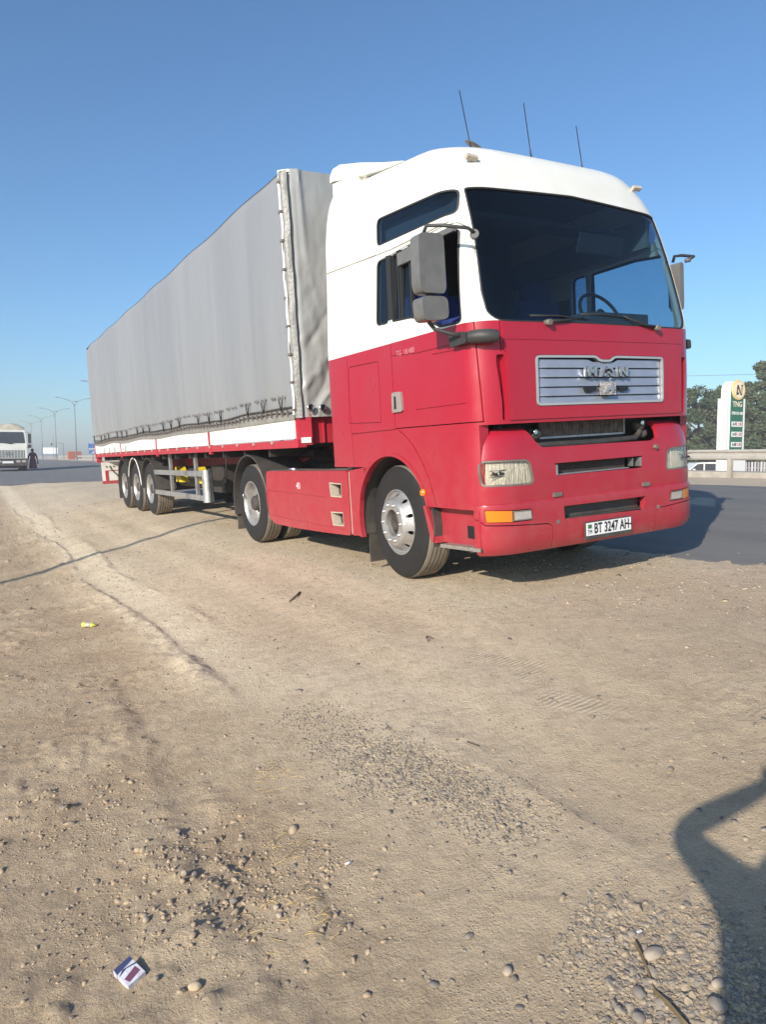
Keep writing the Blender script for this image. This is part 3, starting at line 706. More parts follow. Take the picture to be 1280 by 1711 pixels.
# wipers
for pv, kn, tip in (((.64,.0,2.09),(1.05,.03,2.135),(.50,.045,2.135)), ((1.87,.0,2.085),(1.50,.03,2.165),(1.02,.045,2.165))):
    wv = put('wiper', MB().tube([pv,(pv[0]*.6+kn[0]*.4,-.0,pv[2]+.012),kn],[.013,.011,.008],6), GASKET, TR); FR[wv.name] = {}
    d = Vector(tip)-Vector(kn)
    m = MB(); m.tube([Vector(kn)+Vector((.1 if kn[0] > 1.2 else .05,.0,-.015)), Vector(kn)+d*.5+Vector((0,-.012,.004)), tip],.008,6); put('wiper_blade', m, GASKET, wv)
    put('wiper_hub', MB().lathe([(-.03,.022),(.03,.024)],(pv[0],pv[1],pv[2]-.008),1,12), HOUS, wv)
# marker lamps on the roof front
for xx in (.309, WD-.309):
    rt = Euler((R(-30),R(3 if xx < 1 else -3),0)).to_matrix()
    mk = put('marker_lamp', MB().box((xx-.050,.402,3.364),(xx+.050,.440,3.394),rt).mesh(bevel=.008), BEIGE, TR)
# ------------------------------------------------------------------ cab furniture
def band(m, o, i_, x0, x1):
    rows = [[m.bm.verts.new((x0,a[0],a[1])),m.bm.verts.new((x1,a[0],a[1])),m.bm.verts.new((x1,b[0],b[1])),m.bm.verts.new((x0,b[0],b[1]))] for a, b in zip(o, i_)]
    for p, q in zip(rows, rows[1:]):
        for k in range(4): m.bm.faces.new((p[k],p[(k+1)%4],q[(k+1)%4],q[k]))
    m.bm.faces.new(rows[0]); m.bm.faces.new(rows[-1])
def mirror_arm(sx):
    X = (lambda x: x) if sx == 0 else (lambda x: WD-x*(.24 if x < -.05 else .6))
    nm = 'near side mirror cluster' if sx == 0 else 'far side mirror cluster'
    a = put('mirror_bracket', MB().tube([(X(.07),.10,2.70),(X(-.02),.08,2.73),(X(-.15),.22,2.775),(X(-.22),.31,2.79),(X(-.235),.33,2.74)],.0135,8), BLACK, TR, label=nm)
    m = MB(); m.prism(rounded([(X(-.345),2.715),(X(-.125),2.725),(X(-.12),2.34),(X(-.14),2.30),(X(-.33),2.30),(X(-.350),2.36)],.05,4),1,.235,.345)
    put('mirror_housing', m.mesh(bevel=.052, seg=5), MIRR, a, sm=60)
    if sx == 0: m = MB(); m.prism(rounded([(X(-.345),2.275),(X(-.115),2.28),(X(-.11),2.12),(X(-.33),2.10)],.05,4),1,.23,.36)
    if sx == 0: put('mirror_housing', m.mesh(bevel=.05, seg=5), MIRR, a, sm=50)
    put('mirror_glass', MB().box((min(X(-.33),X(-.10)),.352,2.33),(max(X(-.33),X(-.10)),.356,2.69)).mesh(bevel=.001), CHROME, a)
    if sx == 0: put('mirror_glass', MB().box((min(X(-.33),X(-.10)),.362,2.13),(max(X(-.33),X(-.10)),.366,2.25)).mesh(bevel=.001), CHROME, a)
    put('lower_arm', MB().tube([(X(-.235),.31,2.32),(X(-.235),.31,2.10),(X(-.20),.29,2.05),(X(-.10),.22,2.01),(X(-.03),.18,1.985)],.015,8), BLACK, a)
    m = MB(); m.prism(rounded([(.335,2.035),(.12,2.015),(.115,1.935),(.31,1.925)],.02,3),0,X(-.055),X(.02)); put('mirror_mount', m.mesh(bevel=.012), BLACK, a, sm=50)
    if sx == 0: m = MB(); m.tube([(X(.0),.13,1.975),(X(.03),.055,1.972),(X(.09),.015,1.97),(X(.14),-.005,1.968)],[.050,.052,.052,.044],10); put('corner_mount', m, BLACK, a, sm=50)

    put('mirror_knuckle', MB().tube([(X(.07),.13,2.70),(X(.04),.085,2.70)],.032 if sx == 0 else .018,10), MIRR, a); put('mirror_knuckle', MB().tube([(X(-.235),.31,2.29),(X(-.235),.31,2.26)],.02,8), MIRR, a)
mirror_arm(0); mirror_arm(1)
for sx in (0,1):
    X = (lambda x: x) if sx == 0 else (lambda x: WD-x)
    h = put('door_handle', MB().prism(rounded([(1.245,1.668),(1.10,1.668),(1.085,1.50),(1.25,1.496)],.02,3),0,X(-.022),X(.01)).mesh(bevel=.008), mat('handle_grey%d'%sx,(.30,.25,.23),.5,var=.2), TR, sm=40)
    put('handle_recess', MB().prism(rounded([(1.205,1.635),(1.175,1.635),(1.175,1.525),(1.21,1.525)],.008,2),0,X(-.0235),X(-.018)), INK, h)
    put('side_indicator', MB().lathe([(X(-.034) if sx == 0 else X(.0),.004),(X(-.032) if sx == 0 else X(-.032),.022),(X(-.015),.032),(X(.0),.032)],(0,.841,.815),0,16) if sx == 0 else MB().ball((WD+.01,.841,.815),.03), AMBER, TR)
    # flared wheel-arch lip
    ang = np.linspace(.33,math.pi-.30,26)
    m = MB(); o = [(1.38+.632*math.cos(t), .52+.632*math.sin(t)) for t in ang]; i_ = [(1.38+.602*math.cos(t), .52+.602*math.sin(t)) for t in ang]
    band(m, o, i_, X(-.010), X(.03)); put('arch_lip', m.mesh(), RED, TR, sm=40)
    m = MB(); q = [(1.38+.625*math.cos(t), .52+.625*math.sin(t)) for t in np.linspace(-.25,math.pi+.25,26)]; q2 = [(1.38+.64*math.cos(t), .52+.64*math.sin(t)) for t in np.linspace(-.25,math.pi+.25,26)]
    band(m, q2, q, X(.02), X(.62))
    put('wheel_arch_liner', m, BLACK, TR)
    # step bay below the door
    m = MB(); m.prism([(.87,.70),(.14,.70),(.14,.40),(.62,.40),(.74,.40),(.80,.60)],0,X(.10),X(.125)); m.prism([(.90,.70),(.86,.70),(.72,.40),(.80,.40)],0,X(.02),X(.30)); m.prism([(.16,.70),(.14,.70),(.14,.38),(.16,.38)],0,X(.02),X(.30))
    put('step_bay', m, RED, TR)
    put('step_opening', MB().prism([(.40,.56),(.28,.56),(.28,.46),(.40,.46)],0,X(.098),X(.11)), INK, TR)
    st = put('cab_step', MB().prism([(.14,.385),(.66,.372),(.66,.40),(.14,.413)],0,X(.01),X(.24)).mesh(bevel=.004), CHECK, TR)
    # side fairing and fuel tank
    FA = rounded([(4.385,.962),(2.20,.985),(2.195,.336),(2.82,.318),(3.6,.307),(4.20,.312),(4.40,.385),(4.44,.657)],.05,4)
    fm = MB().prism(FA,0,X(0),X(.09)).mesh(bevel=.018)
    H1 = [(2.63,.862),(2.345,.856),(2.352,.708),(2.608,.710)]; H2 = [(2.632,.555),(2.345,.563),(2.337,.416),(2.597,.409)]
    for q in (H1,H2): fm = boolop(fm, prism_mesh(q,0,X(-.1),X(.2)))
    for gr in ([(4.36,.72),(3.6,.715),(2.70,.70)],[(4.3,.42),(3.6,.40),(2.3,.385)]): fm = groove(fm, gr, 0, X(-.01) if sx == 0 else X(.006), X(.006) if sx == 0 else X(-.01), .008)
    f = put('side_fairing', fm, RED, TR, sm=35)
    for q in (H1,H2):
        put('step_pocket', MB().ring(inflate(q,-.001),inflate(q,-.014),0,X(.004),X(.13)), BEIGE, f)
        put('step_tread', MB().prism(inflate(q,.0),0,X(.125),X(.135)), BEIGE, f)
    put('fairing_gap', MB().prism([(2.192,.975),(2.168,.975),(2.165,.36),(2.190,.35)],0,X(.012),X(.05)), BEIGE, f)
    ang = np.linspace(math.pi*.29,-.30,12); arc = [(1.38+.612*math.cos(t), .52+.612*math.sin(t)) for t in ang]
    pl = [(2.158,.985),(1.86,1.018)]+[(a[0],a[1]) for a in arc]+[(2.03,.352),(2.150,.342)]
    put('rear_wing_panel', MB().prism(pl,0,X(0),X(.05)).mesh(bevel=.008), RED, TR, sm=35)
    put('catwalk', MB().box((min(X(.03),X(.55)),2.22,.955),(max(X(.03),X(.55)),4.34,.965)), CHECK, f)
    put('battery_box', MB().box((min(X(.10),X(.62)),2.30,.36),(max(X(.10),X(.62)),4.30,.94)).mesh(bevel=.03), DARK, TR)
    put('filler_cap', MB().lathe([(0,.07),(.035,.07),(.045,.055),(.05,.02)],(X(.13),3.78,.962),2,20), CHROME, f)
put('chalk_mark', text_mesh('40',.11,.0006,.001), mat('chalk',(.75,.55,.56),.9), TR).data.transform(Matrix.Translation((-.0015,3.42,.80))@FACE_SIDE)
stamp('model_lettering', 'TG  18.480', .062, (-.0022,1.02,1.988), mat('pale_lettering',(.55,.22,.25),.5), TR, FACE_SIDE, depth=.0006, sx=1.0)
# drive-line, frame, rear mudguards
m = MB()
for x in (.80,WD-.88): m.box((x,.45,.74),(x+.08,6.05,1.00))
for y in (2.5,3.6,5.9): m.box((.88,y,.80),(WD-.88,y+.08,.96))
m.box((.62,.5,.60),(WD-.62,2.2,1.28)); m.tube([(WD/2,2.2,.62),(WD/2,5.0,.56)],.09,10)
put('chassis_frame', m, DARK, TR)
m = MB(); m.tube([(.25,5.05,.52),(WD-.25,5.05,.52)],.09,10); m.ball((WD/2,5.05,.52),.24,3); m.tube([(.3,1.43,.5),(WD-.3,1.43,.5)],.06,8); put('axle', m, DARK, TR)
m = MB(); m.prism([(.5,1.13),(.5,1.19),(1.0,1.19),(1.9,1.19),(WD-.5,1.19),(WD-.5,1.13),(1.5,1.05),(1.0,1.05)],1,4.0,4.9); put('fifth_wheel', m, DARK, TR)
m = MB(); m.box((.3,2.52,.95),(WD-.3,2.75,1.0)); m.tube([(.9,2.55,1.1),(.95,2.8,1.0),(1.0,3.2,1.25)],.02); m.tube([(1.1,2.55,1.2),(1.1,2.9,1.02),(1.15,3.2,1.3)],.018,8); m.box((.45,2.50,1.02),(.75,2.58,3.0)); m.tube([(WD-.55,2.62,.9),(WD-.55,2.62,3.3)],.09,12); put('rear_equipment', m, DARK, TR)
def mudguard(parent, cx, cy, cz, r, x0, x1, mt, t0=-.1, t1=math.pi+.1, edge=None):
    m = MB(); ang = np.linspace(t0,t1,22)
    o = [(cy+r*math.cos(t), cz+r*math.sin(t)) for t in ang]; i_ = [(cy+(r-.018)*math.cos(t), cz+(r-.018)*math.sin(t)) for t in ang]
    rows = []
    for (a, b) in zip(o, i_):
        rows.append([m.bm.verts.new((x0,a[0],a[1])),m.bm.verts.new((x1,a[0],a[1])),m.bm.verts.new((x1,b[0],b[1])),m.bm.verts.new((x0+.002,b[0],b[1])),m.bm.verts.new((x0,b[0],b[1]-.02 if False else b[1]))])
    for p, q in zip(rows, rows[1:]):
        for k in range(5): m.bm.faces.new((p[k],p[(k+1)%5],q[(k+1)%5],q[k]))
    g_ = put('mudguard', m, mt, parent, sm=40)
    if edge: put('guard_edge', MB().tube([(x0-.002,cy+(r+.002)*math.cos(t),cz+(r+.002)*math.sin(t)) for t in np.linspace(t0+.35,t1-.1,26)],.012,6), edge, g_)
    return g_
mudguard(TR,0,5.05,.50,.675,.0,.62,BLACK,-.25,math.pi+.12); mudguard(TR,0,5.05,.50,.675,WD-.62,WD,BLACK)
for q in (((.04,5.72,.12),(.60,5.735,.60)),((WD-.6,5.72,.12),(WD-.04,5.735,.60)),((.10,1.995,.08),(.5,2.01,.42))): put('mud_flap', MB().box(*q), BLACK, TR)
# roof spoiler
SPX = [(.30,0),(.34,.6),(.45,.9),(.7,1.0),(WD-.7,1.0),(WD-.45,.9),(WD-.34,.6),(WD-.30,0)]
m = MB(); top = [(1.30,3.655),(1.62,3.755),(2.05,3.905),(2.45,4.025),(2.60,4.035),(2.66,3.98),(2.67,3.915)]; bot = [(1.30,3.645),(1.63,3.69),(2.06,3.78),(2.45,3.87),(2.60,3.905),(2.66,3.91),(2.67,3.912)]
rows = []
for k, x in enumerate([.25,.256,.275,.31,.40,.7,WD/2,WD-.7,WD-.40,WD-.31,WD-.275,WD-.256,WD-.25]):
    e = [.85,.94,.98,1,1,1,1,1,1,1,.98,.94,.85][k]; ptop = [(y, zb+(zt-zb)*(.25+.75*e)+(.03 if 4 < k < 8 else 0)) for (y,zt),(_,zb) in zip(top,bot)]
    rows.append([m.bm.verts.new((x,p[0],p[1])) for p in ptop]+[m.bm.verts.new((x,p[0],p[1])) for p in bot[::-1]])
for a, b in zip(rows, rows[1:]):
    n = len(a)
    for i in range(n):
        try: m.bm.faces.new((a[i],a[(i+1)%n],b[(i+1)%n],b[i]))
        except ValueError: pass
for r_ in (rows[0],rows[-1]): m.bm.faces.new(r_)
sp = put('roof_spoiler', m.mesh(), WHITE, TR, sm=45)
m = MB(); m.box((.30,2.0,3.70),(.33,2.45,3.86)); m.box((WD-.33,2.0,3.70),(WD-.30,2.45,3.86)); m.box((.9,2.1,3.76),(.93,2.4,3.86)); put('spoiler_strut', m, WHITE, sp)
put('roof_ridge', MB().prism([(2.10,3.70),(2.10,3.79),(2.52,3.845),(2.52,3.70)],0,.20,WD-.20).mesh(bevel=.02), WHITE, TR, sm=40)
# aerials
for (b, t, nm) in (((.585,.76,3.57),(.56,.86,4.10),'leftmost roof aerial'),((1.24,.76,3.60),(1.26,.86,4.127),'middle roof aerial'),((1.86,.76,3.59),(1.892,.86,4.04),'rightmost roof aerial')):
    a = put('aerial', MB().tube([b,tuple(np.array(b)*.75+np.array(t)*.25),t],[.010,.0045,.0035],6), INK, TR, label=nm)
    put('aerial_base', MB().lathe([(-.02,.03),(.01,.028),(.035,.012)],(b[0],b[1],b[2]),2,12), GASKET, a)
dm = MB().lathe([(-.008,.02),(-.006,.075),(0,.085),(.006,.075),(.010,.02)],(0,0,0),2,22).mesh(); dm.transform(Matrix.Translation((.64,.80,3.655))@Euler((R(22),R(22),0)).to_matrix().to_4x4())
put('roof_disc', dm, HOUS, TR, sm=40)

# ------------------------------------------------------------------ wheels
def tyre_mesh(Rr, Wd, grooves=4, rim=.290):
    p = [(.030,rim),(.012,rim+.012),(.003,rim+.05),(0,(rim+Rr)/2),(.004,Rr-.075),(.014,Rr-.035),(.022,Rr-.020),(.034,Rr-.006)]
    xs = np.linspace(.045,Wd-.045,grooves+2)
    for k in range(grooves+1):
        a, b = xs[k], xs[k+1]
        if k > 0: p += [(a+.005,Rr-.014),(a+.007,Rr)]
        else: p += [(a,Rr-.001)]
        if k < grooves: p += [(b-.007,Rr),(b-.005,Rr-.014)]
        else: p += [(b,Rr-.001)]
    p += [(Wd-x,r) for x, r in [(.030,rim),(.012,rim+.012),(.003,rim+.05),(0,(rim+Rr)/2),(.004,Rr-.075),(.014,Rr-.035),(.022,Rr-.020),(.034,Rr-.006)][::-1]]
    m = MB(); m.lathe(p,(0,0,0),0,72,True,True); me = m.mesh(); 
    for f in me.polygons:
        c = f.center; r = math.hypot(c.y,c.z)
        f.material_index = 1 if r > Rr-.011 else (2 if r > Rr-.0155 and .05 < c.x < Wd-.05 else 0)
    smooth_angle(me, 40); return me
def rim_mesh(prof, nh, hr, hx, hrad, back=.008):
    inner = [(x+back, r-.004) for x, r in prof[::-1]]
    me = MB().lathe(prof+inner,(0,0,0),0,60,True,True).mesh()
    m = MB()
    for k in range(nh):
        t = 2*math.pi*(k+.5)/nh; m.lathe([(-.2,hrad),(.3,hrad)],(0,hr*math.cos(t),hr*math.sin(t)),0,10,False)
    me = boolop(me, m.mesh()); smooth_angle(me, 40); return me
FRONT_RIM = rim_mesh([(.030,.300),(.006,.300),(.003,.294),(.010,.287),(.030,.281),(.036,.270),(.026,.258),(-.034,.224),(-.050,.214),(-.058,.206),(-.060,.200),(-.060,.135),(-.056,.124),(.05,.118)],10,.245,0,.0185)
REAR_RIM = rim_mesh([(.030,.300),(.006,.300),(.003,.294),(.010,.286),(.035,.276),(.06,.270),(.135,.262),(.158,.246),(.160,.225),(.150,.19),(.135,.17),(.132,.13),(.10,.122)],10,.222,0,.020)
TY_F = tyre_mesh(.515,.30,4); TY_D = tyre_mesh(.52,.28,3); TY_T = tyre_mesh(.532,.385,5)
HUB_F = MB().lathe([(-.02,.0),(-.022,.045),(-.03,.05),(-.03,.066),(-.01,.072),(0,.115),(.06,.118)],(0,0,0),0,24).mesh()
HUB_R = MB().lathe([(.02,.0),(.018,.06),(.025,.085),(.04,.098),(.14,.108)],(0,0,0),0,24).mesh()
NUT = MB().lathe([(-.018,.0),(-.018,.009),(-.013,.014),(-.006,.0155),(0,.019)],(0,0,0),0,10).mesh(); smooth_angle(NUT, 40)
for me_, mts in ((TY_F,[RUBBER,TREAD,INK]),(TY_D,[RUBBER,TREAD,INK]),(TY_T,[RUBBER,TREAD,INK]),(FRONT_RIM,[STEEL]),(REAR_RIM,[STEEL]),(HUB_F,[DARK]),(HUB_R,[DARK]),(NUT,[ALU])):
    for q in mts: me_.materials.append(q)
def wheel(parent, x, y, z, kind, far=False, steer=0, nuts=True, inner=False):
    ty, rim, hub, nx, nr = dict(f=(TY_F,FRONT_RIM,HUB_F,-.060,.167),d=(TY_D,REAR_RIM,HUB_R,.128,.150),t=(TY_T,REAR_RIM,HUB_R,.128,.150))[kind]
    w_ = put('wheel', ty, None, parent); b = Vector(FR[parent.name]['b']); w_.location = Vector((x,y,z))-b
    w_.rotation_euler = (R(17*(y%3)),0,0) if not steer and not far else (0,0,(math.pi if far else 0)-steer)
    if inner: return w_
    put('rim', rim, None, w_); put('hub', hub, None, w_)
    if nuts:
        for k in range(10):
            t = 2*math.pi*k/10; o = put('wheel_nut', NUT, None, w_); o.location = (nx,nr*math.cos(t),nr*math.sin(t))
    return w_
wheel(TR,.084,1.43,.515,'f',steer=.054); wheel(TR,WD-.084,1.43,.515,'f',far=True,steer=.054)
wheel(TR,.016,5.05,.52,'d'); wheel(TR,.33,5.05,.52,'d',inner=True); wheel(TR,WD-.016,5.05,.52,'d',far=True); wheel(TR,WD-.33,5.05,.52,'d',far=True,inner=True)
for nm in ('valve_weight',): put('valve_cover', MB().ball((-.004,5.30,.62),.018,2,(.4,1,1.6)), CHROME, TR)

# ------------------------------------------------------------------ semitrailer
TL = truck_thing('semitrailer', 'long curtain trailer under a grey tarpaulin with white side boards and red rail', 'semitrailer', (WD/2, 10, 0))
XT, Y0, Y1, ZB, ZT = -.065, 3.19, 16.80, 1.575, 4.17
TARP = mat('grey_tarpaulin', (.27,.275,.292), .50, vcol=(.235,.242,.262), vs=1.2, dirt=((.25,.24,.21),1.4,2.9,.7), bump=.12, bs=22, bd=.01, anis=(1,1,.12))
TARPF = mat('glossy_tarpaulin', (.36,.36,.355), .27, vcol=(.31,.31,.305), vs=2.5, bump=.1, bs=30, bd=.006, dirt=((.30,.27,.22),1.4,2.6,.5))
def tarp_side():
    yv = np.linspace(Y0+.02,Y1,300); zv = np.linspace(0,1,70)
    Y, T = np.meshgrid(yv, zv)
    a = (Y-Y0)/(Y1-Y0); hem = ZB+.012*np.sin(Y*1.9)+.02*(fbm(Y*.8,Y*0,3)-.5)
    top = ZT+.012*np.cos(Y*2*math.pi/2.27)-.05*sstep(.95,1.0,a)
    Z_ = hem+(top-hem)*T
    bel = np.sin(np.clip(T,0,1)*math.pi)**.6
    post = np.cos(Y*2*math.pi/3.4)                       # stretched over the stanchions, belly between
    X_ = XT-.004-bel*(.018+.014*(1-post)/2)
    fold = (fbm(Y*5.5+.5*T,T*1.3,5,3)-.5)*.022*(1.2-T)+(fbm((Y-.35*(1-T))*11,T*1.0,7,2)-.5)*.010*(1-T)**1.5*(.4+1.8*sstep(.55,.95,a))
    drag = .02*np.maximum(0,np.sin((Y+1.1*(1-T)**1.6)*6.2))*(1-T)**1.3*sstep(.70,.98,a)*(1-sstep(.55,.95,T))
    seam = .0035*np.exp(-((((Y+.35)%1.36)-.68)/.014)**2)
    X_ -= fold+drag+seam+.012*(1-np.abs(2*T-.9))*0
    X_ = np.where(T > .985, XT+.008, X_)
    ny, nx = Y.shape; v = np.stack([X_,Y,Z_],-1).reshape(-1,3); i = (np.arange(ny-1)[:,None]*nx+np.arange(nx-1)[None,:]).reshape(-1)
    me = bpy.data.meshes.new('ts'); me.from_pydata(v.tolist(),[],np.stack([i+nx,i+1+nx,i+1,i],-1).tolist()); smooth_angle(me,50); return me
tp = put('tarpaulin', tarp_side(), TARP, TL)
def tarp_front():
    xv = np.linspace(0,1,110); zv = np.linspace(0,1,110); S, T = np.meshgrid(xv, zv)
    X_ = XT+S*2.60; Z_ = 1.565+(4.195-1.565)*T+.02*S*T
    Yb = 3.16+.10*np.clip(1-S/.045,0,1)
    d = .036*(np.abs(np.sin((X_*1.0-Z_*.80)*6.5+3.2*fbm(X_*1.6,Z_*1.6,3)))**.6-.5)*(1-sstep(.12,.75,T))*sstep(.02,.12,S)*(1-sstep(.25,.5,S)*.6)
    d += .025*np.exp(-((X_-.12-.10*(1-T))/.03)**2)*sstep(.55,.9,T)
    d += .022*(fbm(X_*5,Z_*.9,5)-.5)+.020*(fbm(X_*13-Z_*3,Z_*7+X_*4,8,3)-.5)*sstep(.02,.08,S)*(.35+.65*(1-sstep(.45,.8,T)))+.018*np.maximum(0,np.sin((X_*.75-Z_*.55)*26+5*fbm(X_*3,Z_*3,33)))**4*(1-sstep(.05,.5,T))
    ny, nx = S.shape; v = np.stack([X_,Yb-d,Z_],-1).reshape(-1,3); i = (np.arange(ny-1)[:,None]*nx+np.arange(nx-1)[None,:]).reshape(-1)
    me = bpy.data.meshes.new('tf'); me.from_pydata(v.tolist(),[],np.stack([i,i+1,i+1+nx,i+nx],-1).tolist()); smooth_angle(me,50); return me
put('front_sheet', tarp_front(), TARPF, tp)
def tarp_roof():
    xv = np.linspace(XT,XT+2.60,20); yv = np.linspace(3.17,Y1,90); X_, Y = np.meshgrid(xv,yv)
    Z_ = ZT+.03+.012*np.cos(Y*2*math.pi/2.27)-.035*np.abs((X_-1.235)/1.3)**4
    ny, nx = Y.shape; v = np.stack([X_,Y,Z_],-1).reshape(-1,3); i = (np.arange(ny-1)[:,None]*nx+np.arange(nx-1)[None,:]).reshape(-1)
    me = bpy.data.meshes.new('tr'); me.from_pydata(v.tolist(),[],np.stack([i,i+1,i+1+nx,i+nx],-1).tolist()); smooth_angle(me,60); return me
put('roof_sheet', tarp_roof(), TARP, tp)
put('far_sheet', MB().box((2.52,3.2,ZB),(2.54,Y1,ZT+.02)), TARP, tp); put('rear_sheet', MB().box((XT+.01,Y1-.01,1.3),(2.53,Y1+.01,ZT)), TARP, tp)
# hem, lashing rope and hooks
hem = lambda y: ZB+.012*math.sin(y*1.9)
m = MB(); m.tube([(XT-.030,y,hem(y)+.055+.004*math.sin(y*7)) for y in np.linspace(3.24,16.75,120)],.0075,5); m.tube([(XT-.034,y,hem(y)+.105+.006*math.sin(y*4.3)) for y in np.linspace(3.24,16.75,140)],.010,5)
put('lashing_rope', m, mat('rope',(.10,.085,.07),.9,var=.5,vs=30), TL)
m = MB()
for y in np.arange(3.35,16.7,.16): m.box((XT-.045,y,hem(y)+.012),(XT-.024,y+.012,hem(y)+.085))
put('rope_hook', m, HOUS, TL)['kind'] = 'stuff'
m = MB(); pts = [(XT-.022,y,hem(y)+.02) for y in np.linspace(3.2,16.78,200)]
for a, b in zip(pts, pts[1:]): m._add([a,b,(b[0]+.002,b[1],b[2]-.045-.02*(math.sin(b[1]*1.1)**2)),(a[0]+.002,a[1],a[2]-.045-.02*(math.sin(a[1]*1.1)**2))],[(0,3,2,1)])
bmesh.ops.remove_doubles(m.bm, verts=m.bm.verts, dist=.0005); put('tarpaulin_hem', m, mat('hem_grey',(.27,.255,.235),.8,var=.3,vs=9), TL, sm=60)
VB = MB().tube([(0,-.06,.155),(0,0,0),(0,.06,.155)],.0075,5,True).mesh(); VB.materials.append(GASKET)
EY = MB().lathe([(-.004,.012),(-.006,.016),(0,.019),(.002,.019)],(0,0,0),0,10).mesh(); EY.materials.append(HOUS)
b_ = Vector(FR[TL.name]['b'])
for k, y in enumerate(np.arange(3.50,16.6,.545)):
    if k % 4 != 3:
        s_ = put('tie_strap', VB, None, TL); s_.location = Vector((XT-.046,y,hem(y)+.075))-b_; s_.scale = (1,.8+.5*random.random(),.85+.35*random.random())
    for dy in (-.06,.06,.21,.27):
        e_ = put('eyelet', EY, None, TL); e_.location = Vector((XT-.042,y+dy,hem(y)+.235))-b_
# corner lashing line down the front edge
LINE = mat('white_cord',(.80,.79,.76),.5)
pts = [(XT-.012-.006*math.sin(z*5),3.215+.012*math.sin(z*6.3)+.01*math.sin(z*17),z) for z in np.linspace(1.60,4.06,60)]
put('corner_cord', MB().tube(pts,.0155,7), LINE, TL, sm=60)
m = MB(); m.tube([(XT-.012,3.222,1.60),(XT-.02,3.20,1.52)],.012)
for z in np.arange(1.64,4.1,.30):
    put('cord_clip', MB().box((XT-.034,3.185,z),(XT+.0,3.245,z+.022)).mesh(bevel=.004), HOUS, TL)
m = MB(); n_ = 40; zz = np.linspace(1.56,4.17,n_); rows = []
for z in zz:
    w1 = .008*math.sin(z*9)+.006*math.sin(z*23)
    rows.append([m.bm.verts.new(p) for p in ((XT-.008,3.235,z),(XT-.010,3.20+w1,z),(XT+.015,3.170+w1*.5,z),(XT+.055,3.150-w1*.4,z))])
for a, b in zip(rows, rows[1:]):
    for i in range(3): m.bm.faces.new((a[i],b[i],b[i+1],a[i+1])).smooth = True
put('corner_strip', m, mat('worn_corner_strip',(.24,.235,.225),.34,var=.2,vs=12,bump=.4,bs=30), TL)
for xx, zz in ((.075,1.665),(.225,1.66)):
    put('eyelet_ring', MB().lathe([(.0,.045),(-.010,.040),(-.012,.030),(-.004,.024)],(xx,3.112,zz),1,18), CHROME, TL); put('eyelet_hole', MB().lathe([(-.006,.025),(-.004,.025)],(xx,3.112,zz),1,14), INK, TL)
# boards, stanchions, rail
YS = [16.84,13.24,9.76,6.42,3.19]
for a, b in zip(YS[1:], YS):
    n_ = 1
    bd_ = put('side_board', MB().box((XT-.006,a+.045,1.337),(XT+.02,b-.045,1.575)).mesh(bevel=.006), WBOARD, TL, sm=30)
for y in YS[:-1]:
    put('stanchion', MB().box((XT-.012,y-.042,1.20),(XT+.03,y+.042,1.585)).mesh(bevel=.005), REDT, TL)
put('side_rail', MB().box((XT-.004,3.19,1.238),(XT+.10,16.84,1.325)).mesh(bevel=.006), REDT, TL)
put('rail_lip', MB().box((XT-.014,3.19,1.236),(XT-.002,16.84,1.248)), REDT, TL)
for k, y in enumerate(np.arange(3.9,16.5,.62)):
    put('lashing_cleat', MB().box((XT-.028,y,1.290),(XT-.006,y+.03,1.335)).mesh(bevel=.004), mat('cleat',(.40,.33,.29),.6) if k == 0 else MT['cleat'], TL)
for y in (13.9,14.6,15.3,12.6): put('board_latch', MB().box((XT-.03,y,1.34),(XT-.008,y+.04,1.46)).mesh(bevel=.004), MT['cleat'], TL)
# red headboard base at the front corner
m = MB(); m.prism([(XT,3.23),(XT+.01,3.205),(.095,3.16),(.095,3.30),(XT,3.30)],2,1.262,1.60); put('corner_post', m, REDT, TL, sm=20)
m = MB(); m.prism([(.097,3.165),(.16,3.235),(.33,3.225),(2.2,3.225),(2.2,3.4),(.097,3.4)],2,1.275,1.60); m.box((.262,3.205,1.28),(.275,3.23,1.59)); put('headboard', m, REDT, TL, sm=20)
put('white_patch', MB().box((-.015,3.165,1.278),(.085,3.17,1.345)) if False else MB().prism([(-.03,3.178),(.075,3.150),(.075,3.154),(-.03,3.182)],2,1.285,1.345), LINE, TL)
put('floor_frame', MB().box((XT+.06,3.3,1.24),(2.44,16.8,1.31)), DARK, TL)
m = MB()
for x in (.75,1.60):
    m.prism([(3.4,1.24),(16.5,1.24),(16.5,1.0),(12.1,.86),(7.6,.86),(6.6,1.06),(3.4,1.10)],0,x,x+.10)
put('main_beam', m, REDT, TL)
m = MB()
for y in np.arange(4.2,16.4,.9): m.box((.0,y,1.14),(2.4,y+.06,1.24))
put('cross_member', m, DARK, TL)
# axles, wheels, mudguards
for k in range(3):
    y = 11.118+k*1.327
    wheel(TL,.039,y,.532,'t',nuts=True); wheel(TL,WD-.039,y,.532,'t',far=True,nuts=False)
    mudguard(TL,0,y,.53,.650,.02,.42,BLACK,.0,math.pi-.0,edge=LINE if k == 1 else None)
m = MB()
for k in range(3): y = 11.118+k*1.327; m.tube([(.35,y,.53),(2.12,y,.53)],.07,10); m.box((.68,y-.5,.6),(.78,y+.1,.9)); m.ball((.7,y+.3,.75),.14)
put('trailer_axle', m, DARK, TL)
put('mud_flap', MB().box((.03,14.46,.20),(.42,14.475,.72)), BLACK, TL)
